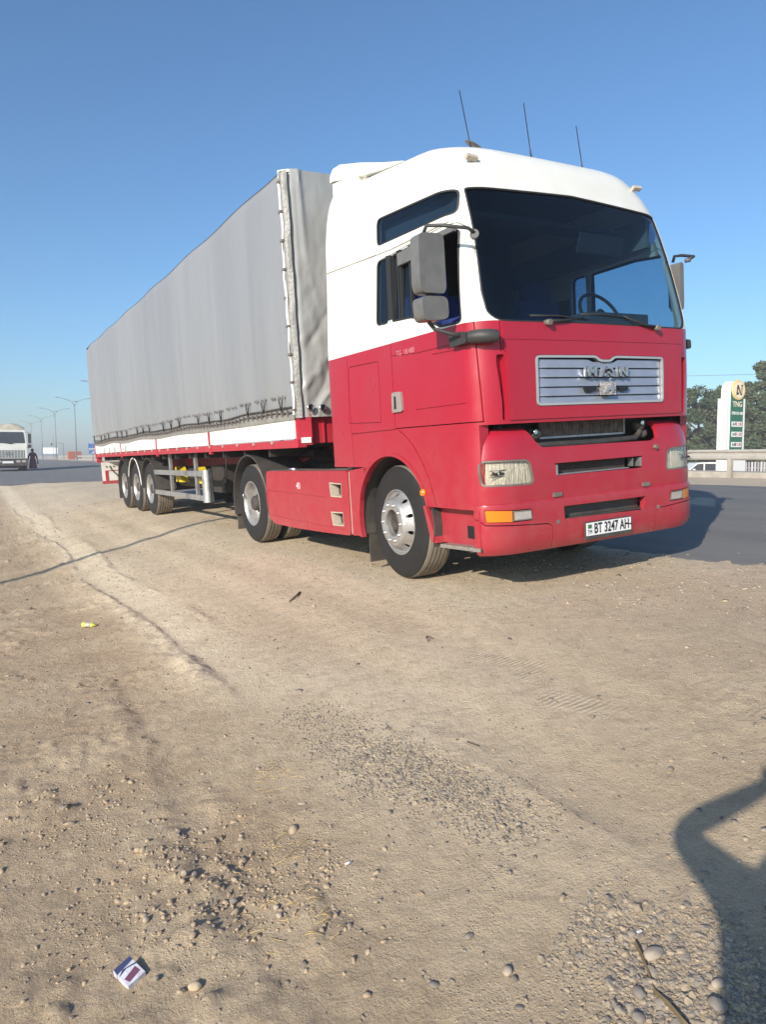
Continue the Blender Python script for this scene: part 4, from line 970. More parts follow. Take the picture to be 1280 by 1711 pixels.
# side guard
SG = truck_thing
m1 = put('side_guard', MB().box((.03,7.16,.845),(.06,10.62,.935)).mesh(bevel=.006), ALU, TL, sm=30)
put('guard_rail', MB().box((.03,7.16,.452),(.06,10.62,.540)).mesh(bevel=.006), ALU, m1, sm=30)
m = MB(); m.tube([(.055,7.10,.44),(.055,7.10,.955)],.085,16); m.box((.035,7.0,.44),(.06,7.25,.952)); put('guard_end', m, ALU, m1, sm=40)
for y in (9.40,7.74): put('guard_upright', MB().box((.065,y,.46),(.11,y+.10,1.24)), ALU, m1)
for y in (9.55,8.25):
    put('wheel_chock', MB().prism([(y-.32,.70),(y+.12,.70),(y+.12,.98),(y-.0,.98)],0,.22,.38).mesh(bevel=.012), YEL, TL)
m = MB(); m.box((.35,6.1,.35),(.50,6.25,1.2)); m.box((WD-.5,6.1,.35),(WD-.35,6.25,1.2)); m.box((.28,6.05,.30),(.57,6.3,.34)); m.box((.5,6.14,.8),(WD-.5,6.2,.86)); put('landing_leg', m, DARK, TL)
m = MB(); m.tube([(.55,8.2,.78),(.55,10.2,.78)],.20,16); m.box((.4,7.3,.55),(.95,8.0,1.0)); m.box((1.5,7.0,.5),(2.3,10.4,1.1)); put('air_tank', m, DARK, TL)
m = MB(); m.tube([(.12,6.25,1.2),(.14,6.4,.85),(.25,6.8,.75),(.4,7.3,.8)],.012); put('air_hose', m, GASKET, TL)
# lamp board across the tail
lb = put('tail_board', MB().box((.01,16.58,.52),(WD-.01,16.62,1.09)).mesh(bevel=.006), WBOARD, TL)
m = MB(); m.box((.0,16.565,.50),(WD,16.60,.585)); m.box((.085,16.565,.585),(.155,16.60,.86)); m.box((.085,16.57,.85),(.45,16.59,.865)); put('tail_board_trim', m, REDT, lb)
m = MB(); m.tube([(.22,16.56,.95),(.26,16.54,.86),(.36,16.55,.75),(.42,16.57,.68)],.010); put('cable', m, GASKET, lb)
for xx in (.13,.22,.32): put('bolt_head', MB().lathe([(-.02,.018),(0,.018)],(xx,16.58,.97),1,8), INK, lb)
m = MB(); m.box((XT,16.70,1.08),(.06,16.84,1.24)); put('tail_bracket', m, REDT, TL)
# ------------------------------------------------------------------ roadside
GALV = mat('galvanised_steel', (.50,.47,.42), .6, metal=.25, var=.2, vs=2, dirt=(DUST,.0,1.4,.6))
CONC = mat('concrete', (.42,.38,.32), .9, var=.25, vs=3, bump=.3, bs=20)
SW = mat('sign_white', (.78,.78,.76), .45, var=.05)
gr_ = thing('guard_rail', 'long pale steel guard rail with posts along the far side of the road', 'guard rail', (17,20,.4))
def gput(name, m, mt, base, parent, **k):
    o = put(name, m, mt, parent, **k); o.location = -Vector(base); return o
B0 = (17,20,.4)
prof = [(0,1.20),(-.03,1.195),(-.055,1.165),(-.055,1.135),(-.01,1.095),(.0,1.05),(-.01,1.005),(-.055,.965),(-.055,.925),(-.03,.885),(0,.87),(.012,.87),(.012,1.20)]
for k, (a, b) in enumerate([(-8,4),(4,16),(16,40),(40,80),(80,125),(125,190)]):
    m = MB(); m.prism([(17+p[0],p[1]) for p in prof],1,a+.003,b); gput('rail_beam', m, GALV, B0, gr_, sm=30)
PM = MB().box((-.045,-.05,-.1),(.045,.05,.62)).mesh(); PM.materials.append(GALV)
for y in np.arange(-7.5,190,1.9):
    p = put('rail_post', PM, None, gr_); p.location = Vector((17.06,y,gbase(17,y)))-Vector(B0)
kb = put('kerb', MB().prism([(16.7,.30),(17.3,.30),(17.3,.54),(16.72,.52)],1,-10,190), CONC); tag(kb, 'low dusty concrete kerb under the guard rail', kind='structure')
bl = thing('concrete_bollard', 'short pale bollard post standing in front of the guard rail near the fuel price sign', 'bollard', (16.6,9.25,.40)); gput('post', MB().box((16.54,9.19,.30),(16.66,9.31,.93)).mesh(bevel=.02), CONC, (16.6,9.25,.40), bl)
# street lamps
LP = mat('lamp_post_grey', (.22,.24,.26), .6, metal=.2)
def lamp(x, y, H, label, grp='street lamps in a row beyond the road', arms=True):
    z = float(gbase(x,y)); t = thing('street_lamp', label, 'street lamp', (x,y,z), grp)
    put('pole', MB().tube([(0,0,-.1),(0,0,H*.5),(0,0,H)],[.13,.10,.07],10), LP, t)
    put('pole_base', MB().lathe([(-.05,.2),(.35,.2),(.42,.13)],(0,0,0),2,12), LP, t)
    if not arms: return t
    m = MB(); 
    for a, b in (((0,0,H-.15),(-.48,0,H+.55)),((0,0,H-.15),(.48,0,H+.55)),((-.55,0,H+.55),(.55,0,H+.55)),((0,-.05,H-.4),(0,0,H+.1))): m.tube([a,b],.055,6)
    put('head_bracket', m, LP, t)
    for s in (-1,1):
        pts = [(s*.45,0,H+.5),(s*1.0,0,H+.78),(s*1.7,0,H+1.02),(s*2.6,0,H+1.15)]
        put('lamp_arm', MB().tube(pts,[.05,.045,.04,.035],6), LP, t)
        put('lamp_head', MB().box((s*2.35 if s > 0 else s*3.0,-.12,H+1.10),(s*3.0 if s > 0 else s*2.35,.12,H+1.2)).mesh(bevel=.03), LP, t)
    return t
for y, lb_ in ((37,'street lamp standing closest, behind the grey trailer'),(68,'second street lamp, behind the grey trailer'),(99,'third street lamp, only an arm shows left of the trailer'),
               (130,'tallest looking street lamp, just left of the trailer end'),(161,'street lamp between the white billboard and the orange blocks'),(192,'street lamp beside the white billboard'),(223,'street lamp rising above the walking woman'),(256,'smallest street lamp, right above the roof of the oncoming lorry')):
    lamp(13.5,y,9.5,lb_)
lamp(-13.4,.55,8.35,'street lamp out of frame whose shadow crosses the sand on the left','street lamps on the lay-by side', arms=False)
# signal mast, board, blocks, road sign
t = thing('signal_mast', 'thin traffic signal mast with a horizontal arm in the distance', 'signal mast', (14.8,160,.4))
put('mast', MB().tube([(0,0,0),(0,0,3.2),(-.3,0,3.35),(-2.2,.3,3.4)],.07,6), LP, t); put('signal_head', MB().box((-2.35,.2,2.9),(-2.1,.4,3.4)), INK, t)
t = thing('radio_mast', 'thin tall mast behind the white billboard', 'mast', (13.2,163,.4)); put('mast', MB().tube([(0,0,0),(0,0,5.0)],.05,6), LP, t)
t = thing('billboard', 'small white blank billboard far away beyond the guard rail', 'billboard', (17.6,216,.4))
put('panel', MB().box((-1.9,-.05,1.35),(1.9,.05,3.05),Euler((0,0,-.3)).to_matrix()), SW, t); put('leg', MB().box((-1.2,.06,-.2),(-1.1,.16,1.5)), LP, t); put('leg', MB().box((1.1,.06,-.2),(1.2,.16,1.5)), LP, t)
t = thing('container', 'orange red ribbed block standing beyond the guard rail left of the trailer', 'container', (16.8,158.5,-.3))
ORG = mat('orange_brick', (.50,.14,.06), .8, var=.35, vs=4, bump=.4, bs=8)
put('body', MB().box((-1.4,-.8,0),(1.2,.8,2.35)), ORG, t)
for k in range(8): put('rib', MB().box((-1.38+k*.34,-.86,.1),(-1.22+k*.34,-.80,2.25)), ORG, t)
t = thing('road_sign', 'blue road sign with white marks peeking out at the trailer end', 'road sign', (10.7,92.4,.4))
BLUE = mat('sign_blue', (.05,.16,.42), .5)
put('post', MB().tube([(0,0,0),(0,0,2.5)],.05,6), LP, t); put('panel', MB().box((-.5,-.03,1.55),(.9,.02,2.4)), BLUE, t); put('panel', MB().box((-.45,-.03,1.0),(.8,.02,1.4)), BLUE, t)
put('white_bar', MB().box((-.45,-.04,2.28),(.85,-.032,2.36)), SW, t); put('white_bar', MB().box((-.45,-.04,1.58),(.85,-.032,1.66)), SW, t); put('white_bar', MB().prism([(-.2,1.05),(.1,1.05),(.3,1.35)],1,-.04,-.032), SW, t)
# fuel price totem
PB = (38.6,24.0,-1.2)
t = thing('fuel_price_sign', 'tall white and green fuel price totem with a round gold emblem', 'price sign', PB)
GRN = mat('totem_green', (.018,.13,.075), .45); GOLD = mat('totem_gold', (.72,.52,.22), .5); CREAM = mat('totem_cream', (.80,.68,.50), .5); REDI = mat('digit_red', (.45,.03,.03), .5)
arch = [(-.62,0),(-.62,6.15)]+[(-.0-.62*math.cos(q),6.15+.62*math.sin(q)) for q in np.linspace(.15,math.pi-.15,12)]+[(.62,6.15),(.62,0)]
put('slab', MB().prism(arch,1,-.30,.34).mesh(bevel=.02), SW, t)
put('side_column', MB().box((-.90,-.26,0),(-.62,.36,5.65)).mesh(bevel=.02), SW, t); put('side_column', MB().box((.64,-.34,0),(.84,.30,5.65)).mesh(bevel=.02), SW, t)
put('green_face', MB().box((-.60,-.36,1.95),(.62,-.305,6.1)), GRN, t); put('lower_box', MB().box((-.75,-.42,0),(.95,.45,1.9)).mesh(bevel=.02), SW, t)
put('emblem_disc', MB().lathe([(-.46,.60),(-.40,.63),(-.30,.63)],(0.02,0,6.17),1,32), GOLD, t); put('emblem_field', MB().lathe([(-.475,.50),(-.46,.51)],(0.02,0,6.17),1,32), CREAM, t)
m = MB(); m.prism([(-.30,5.86),(-.22,6.46),(-.12,6.46),(.14,6.0),(.20,6.42),(.12,6.46),(.34,6.50),(.24,5.86),(.12,5.86),(-.14,6.30),(-.20,5.98),(-.10,5.98),(-.06,5.9)],1,-.50,-.478); put('emblem', m, INK, t)
m = MB(); m.prism([(-.19,6.0),(-.16,6.25),(.10,5.93),(-.02,6.02)],1,-.505,-.50); m.prism([(.15,6.0),(.21,6.40),(.27,6.42),(.22,5.92)],1,-.506,-.50); put('emblem_fill', m, GOLD, t)
stamp('totem_text', 'TNG', .46, (.0,-.375,5.28), CREAM, t, depth=.004, offset=.008)
stamp('totem_text', '3795 CN 100', .25, (.0,-.375,4.72), SW, t, depth=.004, offset=.008, sx=.80)
for z, s_ in ((4.05,'92'),(3.42,'95'),(2.78,'80')):
    pn = put('price_panel', MB().box((-.50,-.385,z-.16),(.52,-.362,z+.16)), SW, t)
    stamp('price_text', 'A-'+s_, .26, (-.22,-.392,z), INK, pn, depth=.003, offset=.006, sx=.85); stamp('price_text', '1.50', .26, (.26,-.392,z), REDI, pn, depth=.003, offset=.006, sx=.85)
# parked pickup behind the rail
def car(t, paint):
    body = [(-2.3,.35),(-2.3,.85),(-1.2,.98),(-.55,1.55),(.55,1.60),(1.0,1.55),(1.25,1.0),(2.35,.98),(2.35,.35)]
    put('body', MB().prism(rounded(body,.08,2),1,-.85,.85).mesh(bevel=.05), paint, t, sm=40)
    for q in ([(-1.05,1.0),(-.52,1.47),(-.12,1.50),(-.12,1.02)],[(-.02,1.02),(-.02,1.50),(.80,1.48),(1.0,1.04)]): put('window', MB().prism(rounded(q,.04,2),1,-.862,.862), INTR, t)
    for x in (-1.45,1.5): put('wheel', MB().lathe([(-.88,.33),(-.88,.2),(-.86,.0)] if False else [(-.88,.12),(-.88,.33),(.88,.33),(.88,.12)],(x,0,.33),1,20), RUBBER, t)
    put('mirror', MB().box((-.85,-1.0,1.0),(-.70,-.86,1.14)).mesh(bevel=.03), paint, t); put('door_handle', MB().box((.0,-.87,.88),(.16,-.855,.92)), INK, t)
t = thing('parked_pickup', 'white pickup parked behind the guard rail left of the fuel price sign', 'pickup', (41.3,28.0,-1.17), rot=Euler((0,0,R(-36))).to_matrix()); car(t, WHITE)
PK = thing('picket_fence', 'pale grey slatted fence seen under the guard rail right of the price sign', 'fence', (43,24.5,-1.2), rot=Euler((0,0,R(-36))).to_matrix())
for k in range(14): put('slat', MB().box((-1.2+k*.2,-.02,.0),(-1.08+k*.2,.03,1.65)), mat('fence_paint%d'%(k%3),[(.42,.40,.40),(.30,.28,.30),(.48,.47,.48)][k%3],.8) if k < 3 else MT['fence_paint%d'%(k%3)], PK)
put('fence_rail', MB().box((-1.3,.03,1.2),(1.8,.06,1.28)), LP, PK)
# overhead wires between poles outside the picture
def wire(z0, dy, lab):
    m = MB(); m.tube([(x,110-x*.87+dy,z0-.25*math.sin((x-20)/110*math.pi)) for x in np.linspace(20,130,30)],.03,5)
    tag(put('power_line', m, LP), lab, 'power line', 'overhead wires behind the price sign')
wire(10.1,0,'uppermost overhead wire behind the price sign'); wire(8.5,-.5,'middle overhead wire behind the price sign'); wire(7.7,.6,'lowest overhead wire behind the price sign')

# ------------------------------------------------------------------ trees
LEAF = [mat('leaf_dark',(.042,.072,.030),.7,var=.2), mat('leaf_mid',(.066,.105,.042),.7,var=.2), mat('leaf_olive',(.105,.115,.055),.7,var=.2)]
BARK = mat('bark', (.10,.075,.055), .9, bump=.6, bs=20)
def tree(x, y, z0, H, rad, lab, seed, kind='round', n=6500, ls=.17):
    r_ = np.random.default_rng(seed); t = thing('tree', lab, 'tree', (x,y,z0), 'trees beyond the guard rail')
    m = MB(); m.tube([(0,0,-.2),(.05,0,H*.3),(.1,.05,H*.6),(.05,0,H*.86)],[.22,.17,.10,.03],8)
    for k in range(9):
        a = r_.uniform(0,6.28); zb = H*r_.uniform(.18,.6); l = rad*r_.uniform(.5,.9)
        m.tube([(.05,0,zb),(l*.5*math.cos(a),l*.5*math.sin(a),zb+.35*l),(l*math.cos(a),l*math.sin(a),zb+.8*l)],[.07,.045,.02],5)
    put('trunk', m, BARK, t)
    nc = 46; cl = []
    for k in range(nc):
        h = r_.uniform(.10,1.0); env = (math.sin(min(1,(1-h)*1.25+.08)*math.pi*.5)**.8 if kind == 'cone' else math.sqrt(max(0,1-((h-.45)/.58)**2)))
        a = r_.uniform(0,6.28); q = rad*env*math.sqrt(r_.uniform(.05,1)); cl.append((q*math.cos(a),q*math.sin(a),h*H,rad*r_.uniform(.18,.36)))
    cl = np.array(cl); idx = r_.integers(0,nc,n); d = r_.normal(size=(n,3)); d /= np.linalg.norm(d,axis=1)[:,None]; d[:,2] *= .75
    c = cl[idx,:3]+d*(cl[idx,3]*r_.uniform(.5,1.05,n))[:,None]
    u = r_.normal(size=(n,3)); u /= np.linalg.norm(u,axis=1)[:,None]; v = np.cross(u,d+r_.normal(size=(n,3))*.7); v /= np.linalg.norm(v,axis=1)[:,None]+1e-9
    s = (ls*r_.uniform(.6,1.3,n))[:,None]
    P = np.stack([c-u*s-v*s*.35,c+u*s*.1-v*s*.6,c+u*s+v*s*.3,c-u*s*.2+v*s*.6],1).reshape(-1,3); P[:,2] = np.maximum(P[:,2],.05)
    me = bpy.data.meshes.new('crown'); me.from_pydata(P.tolist(),[],np.arange(n*4).reshape(-1,4).tolist())
    me.polygons.foreach_set('material_index', ((idx*7+r_.integers(0,2,n))%3).astype(np.int32)); o = put('crown', me, LEAF, t); return t
TRS = [(57.0,44.0,8.2,2.9,'round','tree at the left end of the row, half behind the lorry cab'),(59.2,41.3,8.4,2.6,'round','bushy tree just right of the lorry cab'),(60.6,40.2,8.6,2.3,'cone','tree just left of the fuel price sign'),
       (62.2,39.0,6.6,2.2,'round','lower tree directly behind the fuel price sign'),(63.3,38.6,8.9,2.0,'cone','tree right behind the price sign edge'),(64.6,38.3,10.9,1.7,'cone','tallest pointed tree right of the fuel price sign'),
       (66.0,37.3,8.6,2.4,'round','tree at the right edge of the picture'),(61.5,36.6,5.0,2.1,'round','low dense bush between the sign and the right edge'),(58.3,39.0,4.6,2.2,'round','low dense bush left of the price sign'),(67.8,36.2,9.0,2.4,'round','tree just beyond the right picture edge')]
for k, (x,y,H,rd_,kd,lab) in enumerate(TRS): tree(x,y,-1.2,H,rd_,lab,100+k,kd,n=11000, ls=.13)

# ------------------------------------------------------------------ oncoming lorry and woman far left
FB = (-.55,54.4,float(gbase(-.5,54)))
t = thing('oncoming_lorry', 'distant white lorry with a grey slatted front standing at the left edge', 'lorry', FB)
w_ = MB().prism(rounded([(-1.22,.95),(-1.22,2.2),(-1.12,3.0),(1.12,3.0),(1.22,2.2),(1.22,.95)],.08,3),1,0,1.9).mesh(bevel=.05); put('cab', w_, WHITE, t, sm=40)
put('windscreen', MB().prism(rounded([(-1.12,2.05),(-1.04,2.86),(1.04,2.86),(1.12,2.05)],.08,3),1,-.012,.0), mat('far_windscreen',(.05,.06,.075),.12,spec=.8), t)
gb = put('grille', MB().box((-1.05,-.02,1.0),(1.05,-.004,1.55)), mat('far_grille',(.22,.23,.22),.5), t)
for k in range(11): put('bar', MB().box((-1.03+k*.2,-.035,1.02),(-.99+k*.2,-.02,1.53)), mat('far_bar',(.55,.57,.55),.5) if k == 0 else MT['far_bar'], gb)
m = MB(); m.box((-.24,-.05,1.24),(.24,-.036,1.32)); m.box((-.05,-.052,1.18),(.05,-.037,1.40)); put('emblem', m, CHROME, gb)
put('bumper', MB().box((-1.25,-.12,.42),(1.25,.3,.90)).mesh(bevel=.04), BLACK, t, sm=40)
for x in (-.98,.98,-.62,.62): put('headlight', MB().box((x-.13,-.14,.66),(x+.13,-.12,.82)), CLEAR, t)
pl = put('number_plate', MB().box((-.42,-.135,.60),(.30,-.12,.76)), PLATE, t)
for x in (-1.05,1.05): put('wheel', MB().lathe([(-.17,.3),(-.17,.52),(.17,.52),(.17,.3)],(x,1.0,.52),0,20), RUBBER, t); put('wheel', MB().lathe([(-.17,.3),(-.17,.52),(.17,.52),(.17,.3)],(x,4.6,.52),0,20), RUBBER, t)
put('undercarriage', MB().box((-.9,.2,.25),(.9,6.5,.95)), DARK, t)
for s in (-1,1):
    mm_ = put('mirror', MB().box((s*1.42-.10,-.05,2.05),(s*1.42+.10,.05,2.75)).mesh(bevel=.03), BLACK, t); put('mirror', MB().box((s*1.40-.12,-.05,1.72),(s*1.40+.12,.05,1.95)).mesh(bevel=.03), BLACK, t)
    put('mirror_arm', MB().tube([(s*1.15,.1,2.85),(s*1.42,0,2.85),(s*1.42,0,1.72),(s*1.15,.1,1.7)],.02,5), BLACK, t)
    put('wiper', MB().tube([(s*.1+.3,-.03,2.0),(s*.1-.3,-.035,2.1)],.015,5), INK, t)
m = MB(); rows = []
for x in np.linspace(-1.2,1.15,24):
    e = 1-abs(x/1.22)**6; rows.append([m.bm.verts.new((x,yy_,3.0+(.42+.05*math.sin(x*5))*max(0.05,e)*f_)) for yy_, f_ in ((.15,0),(.18,.8),(.5,1.05),(1.3,1.15),(1.9,1.0),(2.0,0))])
for a, b in zip(rows, rows[1:]):
    for i in range(5): m.bm.faces.new((a[i],a[i+1],b[i+1],b[i])).smooth = True
put('roof_load_cover', m, mat('beige_sheet',(.50,.45,.36),.8,var=.3,vs=3), t)
put('cargo_body', MB().box((-1.22,2.2,.95),(1.22,7.2,3.25)).mesh(bevel=.04), mat('cargo_grey',(.30,.30,.29),.7), t)

# ------------------------------------------------------------------ people
def figure(verts, edges, name, mt, parent, sub=2):
    """verts: name -> (pos, radius); one continuous skin surface"""
    ks = list(verts); me = bpy.data.meshes.new(name); me.from_pydata([verts[k][0] for k in ks],[(ks.index(a),ks.index(b)) for a,b in edges],[])
    o = bpy.data.objects.new(name, me); COL.objects.link(o); o.modifiers.new('s','SKIN'); sv = me.skin_vertices[0].data
    for i, k in enumerate(ks):
        r_ = verts[k][1]; sv[i].radius = r_ if isinstance(r_,tuple) else (r_,r_)
    sv[0].use_root = True; ss = o.modifiers.new('u','SUBSURF'); ss.levels = sub; ss.render_levels = sub
    dg = bpy.context.evaluated_depsgraph_get(); dg.update(); out = bpy.data.meshes.new_from_object(o.evaluated_get(dg)); bpy.data.objects.remove(o)
    smooth_angle(out, 180); return put(name, out, mt, parent)
SKIN = mat('skin', (.42,.24,.16), .55)
def person_skeleton(H, arms, legs):
    k = H/1.75; V = {'pelvis':((0,0,.95*k),(.155*k,.115*k))}
    def a(n, p, r): V[n] = (tuple(c*k for c in p), r*k if not isinstance(r,tuple) else tuple(q*k for q in r))
    a('waist',(0,0,1.12),(.135,.10)); a('chest',(0,.01,1.32),(.165,.115)); a('neckb',(0,.01,1.46),(.085,.07)); a('neck',(0,0,1.53),.052); a('head',(0,-.01,1.62),(.078,.092)); a('crown',(0,0,1.71),(.070,.085))
    for s, S in ((-1,'l'),(1,'r')):
        sh, el, wr, hd = arms[S]; a('sh'+S,(s*.175,.01,1.42),.062); a('el'+S,el,.043); a('wr'+S,wr,.029); a('hd'+S,hd,(.035,.02))
        hp, kn, an, to = legs[S]; a('hp'+S,hp,.095); a('kn'+S,kn,.058); a('an'+S,an,.042); a('to'+S,to,.036)
    E_ = [('pelvis','waist'),('waist','chest'),('chest','neckb'),('neckb','neck'),('neck','head'),('head','crown')]
    for S in 'lr': E_ += [('chest','sh'+S),('sh'+S,'el'+S),('el'+S,'wr'+S),('wr'+S,'hd'+S),('pelvis','hp'+S),('hp'+S,'kn'+S),('kn'+S,'an'+S),('an'+S,'to'+S)]
    return V, E_
LG = {'l':((-.10,0,.88),(-.11,-.06,.50),(-.11,.02,.09),(-.12,-.14,.04)),'r':((.10,0,.88),(.11,.05,.50),(.11,.14,.10),(.12,.0,.04))}
WB = (1.25,57.5,float(gbase(1.25,57.5)))
t = thing('person', 'woman in a long dark red dress and headscarf walking beside the oncoming lorry', 'person', WB)
V, E_ = person_skeleton(1.62,{'l':(0,(-.30,.04,1.14),(-.33,-.06,.90),(-.33,-.10,.82)),'r':(0,(.30,.04,1.14),(.34,-.04,.90),(.34,-.06,.82))},LG)
figure(V,E_,'body',SKIN,t)
DR = mat('dark_red_dress', (.26,.05,.075), .8, vcol=(.14,.025,.04), vs=9)
dm = MB().lathe([(.14,.30),(.3,.27),(.6,.235),(.88,.19),(1.05,.165),(1.2,.19),(1.32,.175),(1.38,.10),(1.42,.06)],(0,0,0),2,24).mesh(); dm.transform(Matrix.Diagonal((1,.75,1,1))); put('dress', dm, DR, t, sm=60)
m = MB()
for s in (-1,1): m.tube([(s*.15,.01,1.31),(s*.28,.035,1.06),(s*.31,-.05,.85)],[.08,.065,.055],8)
put('sleeves', m, DR, t); m = MB(); m.ball((0,.01,1.54),.115,3,(1,1.05,1.15)); put('headscarf', m, mat('scarf',(.09,.05,.06),.8,var=.4,vs=20), t)
put('handbag', MB().box((.30,-.14,.48),(.38,.06,.76)).mesh(bevel=.03), INK, t)
# the photographer, standing where the picture is taken; only the shadow falls in view
fx = Vector((math.sin(YAW),math.cos(YAW),0)); rx = Vector((math.cos(YAW),-math.sin(YAW),0))
foot = Vector((CAM.x,CAM.y,0))-fx*.34-rx*.13; foot.z = gz(foot.x,foot.y)
t = thing('person', 'photographer holding up a phone with both hands, casting the shadow at lower right', 'person', foot, rot=Matrix((rx,-fx,Vector((0,0,1)))).transposed())
def loc(p): d = Vector(p)-foot; return (d.dot(rx)/KH, -d.dot(fx)/KH, d.z/KH)
KH = 1.0; HT = 1.81; KH = HT/1.75
ph = CAM-fx*.035
arms = {'l':(0,(-.335,-.12,1.535),tuple(np.array(loc(ph-rx*.09))+[0,.05,.06]),tuple(np.array(loc(ph-rx*.085))+[0,.02,.12])),'r':(0,(.36,-.16,1.22),tuple(np.array(loc(ph+rx*.09))+[0,.05,-.02]),tuple(np.array(loc(ph+rx*.085))+[0,.02,.02]))}
V, E_ = person_skeleton(HT, arms, {'l':((-.10,0,.88),(-.13,-.02,.50),(-.15,.03,.09),(-.16,-.14,.04)),'r':((.10,0,.88),(.13,-.02,.50),(.15,.03,.09),(.16,-.14,.04))})
V['shl'] = (V['shl'][0],.072); V['ell'] = (V['ell'][0],.058); V['shr'] = (V['shr'][0],.085)
for k_ in ('waist','chest','pelvis'): V[k_] = (V[k_][0], tuple(q*1.12 for q in V[k_][1]))
figure(V,E_,'body',mat('dark_clothes',(.04,.045,.06),.9),t)
pm = MB().box((-.036,.0,-.075),(.036,.009,.075)).mesh(bevel=.004); po = put('phone', pm, INK); tag(po, 'black phone held up by the photographer', 'phone')
po.matrix_world = Matrix((RX,FW,-UP)).transposed().to_4x4() if False else Matrix((RX,UP.cross(RX),UP)).transposed().to_4x4(); po.matrix_world.translation = CAM
mwp = Matrix((RX,-UP.cross(RX)*-1,UP)).transposed().to_4x4(); mwp.translation = CAM-FW*.03; po.matrix_world = mwp

# ------------------------------------------------------------------ litter, stones, gravel
def rock(name, p, s, sc, seed, lab, col, grp='stones lying loose on the sand', sub=3, sink=.35, rz=0):
    m = MB(); m.ball((0,0,0),1,sub); me = m.mesh(); r_ = random.Random(seed); off = Vector((r_.random()*9,r_.random()*9,r_.random()*9))
    s = s*.74
    for v in me.vertices:
        k = 1+.22*noise.noise(v.co*1.1+off)+.07*noise.noise(v.co*3+off); v.co = v.co*k
        v.co.x *= s*sc[0]; v.co.y *= s*sc[1]; v.co.z *= s*sc[2]
    smooth_angle(me, 60); o = put(name, me, col); o.location = (p[0],p[1],gz(p[0],p[1])+s*sc[2]*(1-sink)); o.rotation_euler = (r_.uniform(-.15,.15),r_.uniform(-.15,.15),rz)
    return tag(o, lab, 'stone', grp)
ST1 = mat('pale_stone', (.42,.34,.26), .85, var=.25, vs=20, bump=.25, bs=60, bd=.004); ST2 = mat('grey_stone', (.26,.22,.185), .9, var=.3, vs=25, bump=.3, bs=60, bd=.004); ST3 = mat('tan_stone', (.46,.36,.24), .85, var=.2, vs=20, bump=.25, bs=60, bd=.004)
RK = [((-1.74,-2.85),.034,(1.35,.8,.55),ST1,'largest pale flat pebble in the gravel at lower right, beside the brown strap'),((-1.87,-2.91),.024,(1.2,.9,.6),ST2,'round grey pebble left of the brown strap at lower right'),
 ((-2.82,-2.10),.022,(1.35,.85,.7),ST3,'pale oval pebble right of the crumpled cigarette pack'),((-2.08,-2.63),.021,(1.2,.9,.6),ST1,'lone pebble near the bottom edge, right of centre'),
 ((-2.13,-2.74),.016,(1.1,.9,.4),ST2,'half buried flat pebble at the bottom edge'),((-.94,-2.28),.020,(1.3,.9,.5),ST2,'grey pebble on the smooth sand left of the photographer shadow'),
 ((-1.76,-3.06),.028,(1.2,.9,.6),ST2,'grey pebble at the bottom edge inside the gravel, nearest the shadow'),((-.83,1.36),.022,(1,.9,.8),ST1,'small pale pebble alone on the wheel track in mid ground'),
 ((-2.88,-1.73),.017,(1.1,.9,.8),ST1,'pale pebble above the cigarette pack'),((-2.71,-1.57),.016,(1,.9,.9),ST1,'left one of the two touching pebbles in the brown clods'),((-2.67,-1.57),.017,(1.2,.8,.8),ST2,'right one of the two touching pebbles in the brown clods'),
 ((-2.50,-1.97),.014,(1.2,.9,.8),ST1,'small pebble amid the dry straw'),((-2.56,-1.26),.013,(1.1,1,.8),ST1,'small rounded pebble high up in the brown clods'),((-2.64,-1.23),.014,(1.5,.9,.7),ST2,'long grey pebble high up in the brown clods'),
 ((-2.16,-1.39),.015,(1.6,.8,.5),ST1,'flat pale pebble left of the upper gravel patch'),((-2.91,-2.02),.013,(1,.8,.8),ST2,'dark pebble touching the cigarette pack shadow'),((-2.72,-.65),.016,(1.4,.9,.6),ST3,'tan pebble on the left above the brown clods'),
 ((-2.08,-2.45),.017,(1.3,.9,.5),ST2,'flat grey pebble left of centre of the lower right quarter'),((-1.81,-2.32),.013,(1.2,.9,.7),ST2,'dark pebble below the upper gravel patch'),((-2.60,-1.80),.017,(1.2,.9,.8),ST2,'dark pebble left of the dry straw'),
 ((-2.49,-1.92),.015,(1.1,.9,.8),ST1,'pale pebble above the dry straw'),((-1.93,-2.96),.022,(1.1,1,.6),ST2,'broad grey pebble at the bottom of the gravel, left of the strap'),((-.62,-1.60),.017,(1.8,.8,.4),ST2,'thin flat stone out on the smooth sand right of centre'),
 ((-2.35,-1.75),.013,(1.2,.9,.7),ST2,'pebble right of the dry straw'),((-1.70,-3.02),.020,(1.2,.9,.6),ST1,'pale pebble in the gravel right of the strap end')]
for k, (p, s, sc, mt_, lab) in enumerate(RK): rock('stone', p, s, sc, k, lab, mt_, rz=k*1.3)
